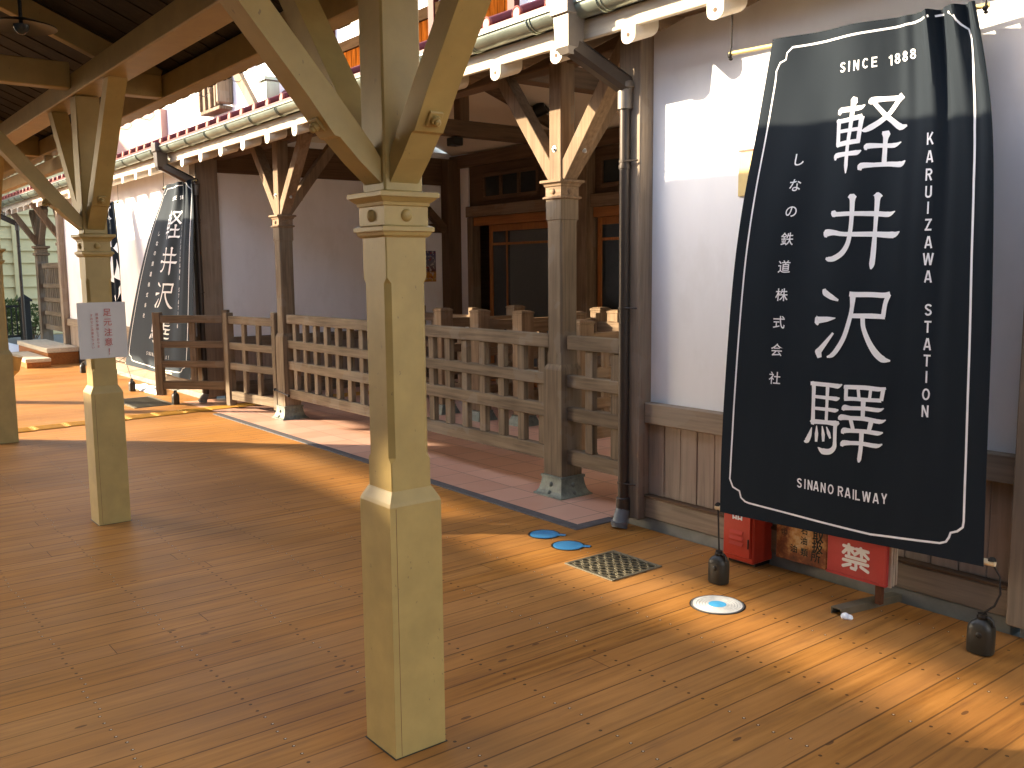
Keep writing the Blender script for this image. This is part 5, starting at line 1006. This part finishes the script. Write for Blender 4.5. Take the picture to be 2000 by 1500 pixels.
t = thing("rusty_sign", "rusty old sign plate with faded writing between the two red ones", "sign", (-2.59, 3.80, 0))
def rusty_mat():
    m, n, l, p = newmat("rusty_plate"); g = G(n, l); co = g.coord()
    f = g.noise(co, 9.0, 6, 0.7); x, y, z = g.xyz(co)
    edge = g.math('MAXIMUM', g.math('MULTIPLY', g.math('ABSOLUTE', x), 5.0), g.math('MULTIPLY', g.math('SUBTRACT', .24, z), 5.0))
    ff = g.math('ADD', f, g.math('MULTIPLY', g.math('MAXIMUM', 0.0, g.math('SUBTRACT', edge, .25)), .38))
    c = g.ramp(ff, [(.40, (.66, .47, .25)), (.54, (.52, .25, .07)), (.66, (.24, .07, .018)), (.80, (.09, .028, .012))])
    l.new(c, p.inputs["Base Color"]); p.inputs["Roughness"].default_value = .75; g.bump(f, .4, .003, p)
    return m
m_rusty = rusty_mat()
m_faded = paint("faded_ink", (0.022, 0.026, 0.018), 0.8, .3, 0)
it = [("取", .092, .150, .062, .0014), ("扱", .090, .098, .062, .0014), ("所", .081, .046, .056, .0006), ("石", .016, .160, .040, .0008), ("油", .014, .112, .042, .0008), ("類", .018, .055, .042, .0007), ("油", -.042, .061, .042, .0008), ("㊞", -.098, .133, .040, .0004)]
obj("plate", MB().box(-2.735, -2.452, 3.790, 3.802, .070, .52, .002), m_rusty, t, extra=[(text_plane(it, (-2.59, 3.790, .075), (1, 0, 0), (0, 0, 1), (0, -1, 0), .001), m_faded)])

t = thing("prohibition_sign", "red sign board with a big white kanji on a rusty stand under the large banner", "sign", (-2.2, 3.66, 0))
obj("board_rim", MB().box(-2.350, -2.058, 3.634, 3.6395, .125, .136, .001).box(-2.069, -2.058, 3.634, 3.6395, .137, .56, .001), m_redsign, t)
for k in range(3): obj("backing_sheet", MB().box(-2.346, -2.048 + .002 * k, 3.660 + k * .017, 3.669 + k * .017, .120 + .004 * k, .56, .002), m_ivory, t)
KIN = [[(-2.2676,0.2652),(-2.2189,0.2619)],[(-2.2423,0.2744),(-2.2407,0.2314)],[(-2.2481,0.2570),(-2.2686,0.2336)],[(-2.2346,0.2575),(-2.2199,0.2420)],[(-2.2049,0.2629),(-2.1478,0.2612)],[(-2.1833,0.2697),(-2.1782,0.2312)],[(-2.1872,0.2557),(-2.2119,0.2361)],[(-2.1733,0.2532),(-2.1466,0.2324)],[(-2.2527,0.2203),(-2.1598,0.2195)],[(-2.2663,0.2021),(-2.1471,0.2016)],[(-2.2048,0.1991),(-2.2033,0.1782),(-2.2072,0.1700),(-2.2259,0.1715)],[(-2.2319,0.1884),(-2.2670,0.1730)],[(-2.1792,0.1866),(-2.1452,0.1725)]]
kb_ = MB(); q = 0
for pts in KIN:
    for poly in stroke2d(pts, .0150, True): q += 1; kb_.add([(x, 3.6390 - .00004 * q, z) for x, z in poly], [tuple(range(len(poly)))])
obj("board", MB().box(-2.350, -2.058, 3.640, 3.656, .125, .56, .003), m_redsign, t, extra=[(kb_, m_letter)])
obj("stand_leg", MB().box(-2.125, -2.095, 3.665, 3.69, .03, .16, .002), m_rust, t)
chn = MB(); 
for a, b in (((-2.200, 3.50, .0), 0),):
    pr_ = [(-.026, 0), (-.026, .032), (.026, .032), (.026, 0), (.021, 0), (.021, .027), (-.021, .027), (-.021, 0)]
    chn.loft([[(-2.197 + q, 3.485, z + .001) for q, z in pr_], [(-2.130 + q, 3.858, z + .001) for q, z in pr_]])
obj("stand_channel", chn, m_steel, t)
sp = MB()
for dx, dy, r in ((0, 0, .020), (.016, .006, .016)):
    sp.lathe([(r * .8, 0), (r, r * .4), (r * .8, r * .9), (r * .35, r * 1.2), (.001, r * 1.25)], -2.148 + dx, 3.478 + dy, .001, 12)
tag(obj("snow_lump", sp, m_snow, smooth=True), "small white lump of snow at the end of the steel channel", "snow")

# ------------------------------------------------------------------ covers and gratings in the deck
def disc_cover(cx, cy, r, label):
    t = thing("manhole_cover", label, "cover", (cx, cy, 0))
    obj("cut_edge", MB().lathe([(r + .006, .0003), (r + .006, .0012), (r - .01, .0014)], cx, cy, 0, 48), m_black, t)
    obj("rim", MB().lathe([(r, .0005), (r, .0032), (r * .965, .0036), (r * .96, .0022), (r * .9, .0022)], cx, cy, 0, 48), m_pvc, t, True)
    pf = [(.001, .0022)]
    rr = r * .93
    for k in range(1, 6):
        q = .28 * r + (rr - .28 * r) * k / 6; pf += [(q - .004, .0022), (q - .003, .0038), (q + .003, .0038), (q + .004, .0022)]
    pf += [(rr, .003), (rr, .0005)]
    m_cov = paint("grey_cover", (0.66, 0.65, 0.61), .7, .12, .3, 40, stain=(.48, .49, .50), spec=.15)
    obj("plate", MB().lathe(pf, cx, cy, .001, 48), m_cov, t)
    obj("centre", MB().lathe([(.001, .0056), (r * .31, .0056), (r * .33, .0050), (r * .33, .002)], cx, cy, 0, 32), paint("light_blue_mark", (.08, .42, .75), .5, .1, .1, 30), t)
    wd = MB()
    for k, chx in enumerate("仕切弁止水栓用"):
        a = R(20 + k * 46); vs, fs = glyph(chx, .018, .0004)
        wd.add([(cx + (r * .66 + y) * math.cos(a) + x * math.sin(a), cy + (r * .66 + y) * math.sin(a) - x * math.cos(a), .0054) for x, y in vs], fs)
disc_cover(-2.602, 3.185, .118, "round pale cover with a blue centre set in the deck")
def blue_lid(cx, cy, label):
    t = thing("valve_lid", label, "lid", (cx, cy, 0), "blue valve lids in the deck")
    obj("rim", MB().lathe([(.093, .0005), (.093, .0030), (.086, .0034), (.082, .0015)], cx, cy, 0, 36).box(cx + .055, cx + .10, cy + .052, cy + .088, .0005, .0030, .001), m_black, t, True)
    obj("lid", MB().lathe([(.001, .0046), (.075, .0046), (.082, .0036), (.082, .001)], cx, cy, 0, 36).obox((cx + .068, cy + .056, .0030), (.07, .03, .0034), Matrix.Rotation(R(40), 3, 'Z'), .001), m_blue, t)
blue_lid(-3.955, 3.305, "blue round lid nearest the tiled porch corner"); blue_lid(-3.705, 3.265, "blue round lid beside the square grating")
t = thing("deck_grating", "square metal drain grating with a lattice of dark holes", "grating", (-3.30, 3.215, 0))
fr = MB(); a0, a1, b0, b1 = -3.478, -3.126, 3.038, 3.390
for (p0, p1, q0, q1) in ((a0, a1, b0, b0 + .016), (a0, a1, b1 - .016, b1), (a0, a0 + .016, b0 + .016, b1 - .016), (a1 - .016, a1, b0 + .016, b1 - .016)): fr.box(p0, p1, q0, q1, .0005, .007, .002)
obj("frame", fr, m_steel, t)
obj("pit", MB().box(a0 + .014, a1 - .014, b0 + .014, b1 - .014, .0004, .0010, 0), m_black, t)
ba = MB(); n = 12
for k in range(n):
    q = b0 + .016 + (b1 - b0 - .032) * (k + .5) / n
    pts = [(a0 + .016 + (a1 - a0 - .032) * i / 36, q + .0075 * math.sin(i / 36 * math.pi * 10 + (k % 2) * math.pi), .0045) for i in range(37)]
    for u_, v_ in zip(pts[:-1], pts[1:]): ba.bar(u_, v_, .0038, .006, bev=0)
for k in range(1, 4):
    q = a0 + (a1 - a0) * k / 4; ba.box(q - .002, q + .002, b0 + .016, b1 - .016, .002, .0062, 0)
obj("bars", ba, m_steel, t)
t = thing("drain_grating", "slotted drain grating beyond the far canopy posts, near the jugs", "grating", (-11.2, 3.2, 0))
ba = MB()
for k in range(9): ba.box(-11.60 + k * .1, -11.575 + k * .1, 3.02, 3.40, .001, .008, .001)
obj("frame", MB().box(-11.68, -10.72, 2.98, 3.02, .0005, .007, .001).box(-11.68, -10.72, 3.40, 3.44, .0005, .007, .001), m_steel, t)
obj("pit", MB().box(-11.68, -10.72, 3.021, 3.399, .0004, .0010, 0), m_black, t); obj("bars", ba, m_steel, t)
def snow_patch(cx, cy, rx, ry, h, label, seed):
    r_ = random.Random(seed); n = 40; ph = [r_.random() * 6.28 for _ in range(5)]
    def rad(a): return 1 + .18 * math.sin(2 * a + ph[0]) + .12 * math.sin(3 * a + ph[1]) + .09 * math.sin(5 * a + ph[2]) + .06 * math.sin(9 * a + ph[3])
    rings = []
    for s_, z in ((1, .0), (.97, h * .35), (.85, h * .6), (.6, h * .85), (.3, h), (.02, h)):
        rings.append([(cx + rx * s_ * rad(a) * math.cos(a), cy + ry * s_ * rad(a) * math.sin(a), z * (1 + .25 * math.sin(4 * a + ph[4])) + .001) for a in [2 * math.pi * i / n for i in range(n)]])
    tag(obj("snow_patch", MB().loft(rings), m_snow, smooth=True), label, "snow")
snow_patch(-12.35, 3.62, .55, .13, .05, "small white patch of snow on the deck beside the jugs", 3)
snow_patch(-20.6, 3.25, 1.35, .5, .13, "long white snow bank at the far end of the deck", 5)

# ------------------------------------------------------------------ wall flyer and poster, lamps
def poster_mat():
    m, n, l, p = newmat("poster_print"); g = G(n, l); x, y, z = g.xyz(g.coord())
    nz = g.noise(g.comb(x, g.math('MULTIPLY', y, 1.0), z), 26, 4, .7)
    zz = g.math('ADD', g.math('DIVIDE', z, .45), .5)
    c = g.ramp(zz, [(0, (.50, .24, .02)), (.30, (.50, .22, .03)), (.36, (.10, .03, .03)), (.55, (.18, .16, .18)), (.85, (.10, .10, .22)), (1, (.07, .05, .12))])
    c = g.mix(g.math('GREATER_THAN', nz, .56), c, (.5, .47, .42)); c = g.mix(g.math('GREATER_THAN', g.noise(g.comb(z, x, y), 18, 3), .62), c, (.35, .05, .03))
    l.new(c, p.inputs["Base Color"]); p.inputs["Roughness"].default_value = .5
    return m
t = thing("poster", "small colourful poster with an orange foot on the white porch side wall", "poster", (RX + .006, 6.99, 1.565))
obj("sheet", MB().box(RX + .001, RX + .006, 6.88, 7.10, 1.355, 1.775, 0), poster_mat(), t)
fl = paint("ochre_flyer", (.62, .47, .20), .6, .08, 0)
t = thing("flyer", "ochre wall notice with a dark red top edge half hidden behind the large banner", "notice", (-2.93, 3.893, 2.0))
obj("sheet", MB().box(-3.095, -2.80, 3.890, 3.897, 1.865, 2.085, .001), fl, t); obj("header", MB().box(-3.095, -2.80, 3.888, 3.897, 2.087, 2.097, .001), m_red, t)
t = thing("spotlight", "black spotlight on a stand on the porch tie beam", "spotlight", (-7.3, 6.0, 3.06))
sx, sy = -8.2, 6.75
obj("bracket", MB().lathe([(.07, 0), (.07, .015), (.015, .02), (.012, .12)], sx, sy, 3.062, 14), m_black, t)
obj("lamp_head", MB().cyl((sx - .13, sy - .08, 3.19), (sx + .13, sy + .06, 3.30), .075, 16).cyl((sx - .16, sy - .095, 3.178), (sx - .10, sy - .065, 3.203), .086, 16), m_black, t, True)
t = thing("ceiling_speaker", "small black box hanging under the porch tie beam", "speaker", (-8.2, 5.65, 2.8))
obj("box", MB().box(-8.27, -8.13, 5.60, 5.72, 2.80, 2.885, .008), m_black, t); obj("bracket", MB().box(-8.22, -8.18, 5.64, 5.68, 2.885, 2.90, .002), m_black, t)

# ------------------------------------------------------------------ ticket lanes inside the porch
def lane(x, y0, y1, label, h=1.065, posts=True):
    t = thing("lane_barrier", label, "barrier", (x, (y0 + y1) / 2, 0), "timber ticket lane barriers")
    for y in (y0, y1):
        pm = MB().box(x - .075, x + .075, y - .075, y + .075, .10, h + .02, .006); pm.sq([(.078, h + .02), (.078, h + .035), (.05, h + .05)], x, y)
        p = obj("barrier_post", pm, m_brown['Z'], t)
        obj("iron_foot", MB().sq([(.12, 0), (.115, .015), (.085, .09), (.09, .10)], x, y), m_iron, p)
    for a, b in ((h - .16, h - .06), (h - .42, h - .34), (h - .66, h - .58), (.16, .25)): obj("rail", MB().box(x - .03, x + .03, y0 + .076, y1 - .076, a, b, .004), m_brown['Y'], t)
    n = int((y1 - y0) / .22)
    for k in range(1, n): obj("picket", MB().box(x - .02, x + .02, y0 + (y1 - y0) * k / n - .03, y0 + (y1 - y0) * k / n + .03, .25, h - .16, .003), m_brown['Z'], t)
lane(-8.14, 5.43, 6.4, "leftmost timber ticket lane barrier inside the porch"); lane(-7.52, 5.46, 6.5, "second timber ticket lane barrier from the left inside the porch")
lane(-6.98, 5.58, 6.6, "timber ticket lane barrier just left of the near porch column"); lane(-6.42, 5.75, 6.3, "timber ticket lane barrier seen right of the near porch column")
lane(-5.35, 4.85, 5.9, "dark timber lane barrier closest to the downpipe")
def cross(x0, x1, y, label):
    t = thing("lane_barrier", label, "barrier", ((x0 + x1) / 2, y, 0), "timber ticket lane barriers")
    for x in (x0, x1): obj("barrier_post", MB().box(x - .04, x + .04, y - .04, y + .04, 0, 1.10, .005), m_brown['Z'], t)
    for a, b in ((.93, 1.02), (.62, .70), (.16, .25)): obj("rail", MB().box(x0 + .041, x1 - .041, y - .03, y + .03, a, b, .004), m_brown['X'], t)
    n = int((x1 - x0) / .22)
    for k in range(1, n): obj("picket", MB().box(x0 + (x1 - x0) * k / n - .03, x0 + (x1 - x0) * k / n + .03, y - .02, y + .02, .25, .93, .003), m_brown['Z'], t)
cross(-9.3, -8.25, 5.9, "short timber cross barrier at the left of the ticket lanes"); cross(-6.35, -5.4, 5.95, "sunlit timber cross barrier at the right of the ticket lanes")

# ------------------------------------------------------------------ far end: porch, steps, gate, yellow building
porch_far = []
def far_column(x, label):
    t = thing("porch_column", label, "column", (x, CY, 0.0), "brown timber porch columns")
    obj("shaft", MB().box(x - .10, x + .10, CY - .10, CY + .10, .0, 1.9, .006).box(x - .075, x + .075, CY - .075, CY + .075, 1.9, 2.8, .006), m_grey['Z'], t)
    obj("capital", MB().sq([(.08, 1.86), (.13, 1.88), (.13, 1.92), (.10, 1.93), (.10, 2.0), (.14, 2.02), (.14, 2.06)], x, CY), m_brown['X'], t)
    for dx, dy in ((1, 0), (-1, 0), (0, -1)):
        obj("brace", MB().bar((x + dx * .05, CY + dy * .05, 2.10), (x + dx * .6, CY + dy * .5, 2.76), .10, .10), m_brown['Z'], t)
far_column(-18.15, "brown column right of the tall far lattice screen"); far_column(-20.2, "brown column left of the tall far lattice screen")
t = thing("lattice_screen", "tall weathered lattice screen between the far porch columns", "screen", (-19.2, CY, 0))
for a, b in ((1.62, 1.72), (1.25, 1.33), (.98, 1.06), (.72, .80), (.44, .54)): obj("rail", MB().box(-20.1, -18.25, CY - .03, CY + .03, a, b, .004), m_grey['X'], t)
for k in range(12): obj("picket", MB().box(-20.0 + k * .15, -19.94 + k * .15, CY - .02, CY + .02, .54, 1.62, .003), m_grey['Z'], t)
t = thing("step", "upper pale timber step at the far porch", "step", (-18.2, 3.6, 0)); obj("tread", MB().box(-19.4, -16.9, 3.35, 3.85, .20, .28, .008), m_pale, t); obj("riser", MB().box(-19.38, -16.92, 3.37, 3.85, .0, .199, .004), m_orange['X'], t)
t = thing("step", "lower pale timber step at the far porch", "step", (-17.4, 3.1, 0)); obj("tread", MB().box(-18.3, -16.5, 2.95, 3.33, .09, .15, .008), m_pale, t); obj("riser", MB().box(-18.28, -16.52, 2.97, 3.33, .0, .089, .004), m_orange['X'], t)
t = thing("yellow_building", "pale yellow clapboard building beyond the far end of the deck", "building", (-27, 6, 0))
b = MB()
for k in range(24): b.add([(-26.0, -6, k * .30 - .3), (-26.0, 12, k * .30 - .3), (-26.06, 12, k * .30), (-26.06, -6, k * .30), (-26.2, -6, k * .30 - .3), (-26.2, 12, k * .30 - .3), (-26.2, 12, k * .30), (-26.2, -6, k * .30)], [(0, 1, 2, 3), (0, 1, 5, 4), (3, 2, 6, 7), (0, 3, 7, 4), (1, 2, 6, 5)])
obj("siding", b, m_siding, t); obj("wall_core", MB().box(-34, -26.2, -6, 12, -.3, 6.9, 0), m_siding, t)
obj("trim", MB().box(-26.01, -25.96, 4.55, 4.68, -.3, 6.6, .004), m_siding, t)
t = thing("iron_gate", "black gate with pointed post caps in front of the yellow building", "gate", (-22.6, 3.7, 0))
for y in (3.25, 4.10): 
    p = obj("gate_post", MB().box(-22.7, -22.5, y - .10, y + .10, -.02, .92, .005), m_black, t)
    obj("post_cap", MB().sq([(.14, .92), (.14, .96), (.01, 1.08)], -22.6, y), m_black, p)
for z in (.15, .80): obj("rail", MB().box(-22.62, -22.58, 3.36, 3.99, z, z + .05, .003), m_black, t)
for k in range(6): obj("bar", MB().box(-22.615, -22.585, 3.42 + k * .1, 3.446 + k * .1, .20, .80, .002), m_black, t)
def shrub(cx, cy, r, h, n, label, seed, name="shrub"):
    rr = random.Random(seed); t = thing(name, label, "shrub", (cx, cy, 0), None)
    lf = MB(); st = MB()
    for k in range(n):
        a = rr.random() * 6.283; q = r * math.sqrt(rr.random()); z = .08 + h * rr.random() ** .8
        c = Vector((cx + q * math.cos(a), cy + q * math.sin(a), z)); s_ = .035 + .05 * rr.random()
        d = Vector((rr.uniform(-1, 1), rr.uniform(-1, 1), rr.uniform(-.3, 1))).normalized(); e = d.orthogonal().normalized()
        lf.add([c, c + d * s_ + e * s_ * .45, c + d * s_ * 2, c + d * s_ - e * s_ * .45], [(0, 1, 2, 3)])
    for k in range(14):
        a = rr.random() * 6.283; q = r * .8 * rr.random()
        st.tube([(cx + q * .3 * math.cos(a), cy + q * .3 * math.sin(a), 0), (cx + q * math.cos(a), cy + q * math.sin(a), h * (.5 + .4 * rr.random()))], [.012, .005], 5)
    obj("foliage", lf, m_leaf, t); obj("stem", st, m_dark['Z'], t)
shrub(-23.6, 3.7, .45, .85, 620, "leafy green shrub behind the black gate", 4); shrub(-24.2, 4.5, .45, .7, 420, "leafy green shrub between the black gate and the far porch", 9)
# bare tree seen over the roof at the far left
t = thing("bare_tree", "bare branched tree in front of the yellow building", "tree", (-24.8, 3.2, 0)); rr = random.Random(12)
tr_ = MB(); tr_.tube([(-24.8, 3.4, 0), (-24.7, 3.4, 1.6), (-24.75, 3.3, 3.0)], [.10, .085, .06], 8); obj("trunk", tr_, m_dark['Z'], t)
cr = MB()
def branch(p, d, L, r, k):
    q = p + d * L; cr.tube([p, p + d * L * .5 + Vector((0, 0, L * .05)), q], [r, r * .8, r * .6], 5)
    if k:
        for _ in range(3):
            d2 = (d + Vector((rr.uniform(-.7, .7), rr.uniform(-.7, .7), rr.uniform(-.2, .6)))).normalized(); branch(p + d * L * rr.uniform(.5, 1), d2, L * .65, r * .55, k - 1)
for _ in range(5): branch(Vector((-24.75, 3.3, 2.6 + rr.random() * .4)), Vector((rr.uniform(-.8, .8), rr.uniform(-.8, .8), .7)).normalized(), .9, .035, 3)
obj("crown", cr, m_dark['Z'], t)

# ------------------------------------------------------------------ across the tracks (out of the frame, added to cast shade and bounce light)
t = thing("shade_bridge", "unseen covered bridge added across the tracks to shade the deck", "shade_bridge", (-11, -8.3, 0))  # added blocker; its open slit lets a thin strip of sun through
OB = -8.3
m_bridge = paint("shade_bridge_cladding", (.10, .095, .085), .8, .05, 0)
obj("parapet", MB().box(-19.1, 30.0, OB - .12, OB, -1.1, 5.775, 0), m_bridge, t)
obj("roof_side", MB().box(-19.1, 30.0, OB - .12, OB, 5.965, 7.9, 0), m_bridge, t)
for x in (-19.0, -15.9, -12.2, -8.5, -5.0): obj("column", MB().box(x - .06, x + .06, OB - .12, OB, 5.775, 5.965, 0), m_bridge, t)

t = thing("bounce_wing", "unseen white wall added to bounce sunlight back along the platform", "building", (5.2, 1, 0))  # unseen wing, added as a reflector to fill the posts' near faces
obj("wing_wall", MB().box(5.2, 5.4, .8, 3.3, -.03, 9.0, 0), m_plaster, t); obj("wing_roof", MB().box(5.0, 9.0, .6, 3.3, 9.0, 9.2, .02), m_tile, t)
obj("wing_door", MB().box(5.14, 5.2, 1.2, 2.4, 0, 2.2, .01), m_brown['Z'], t)
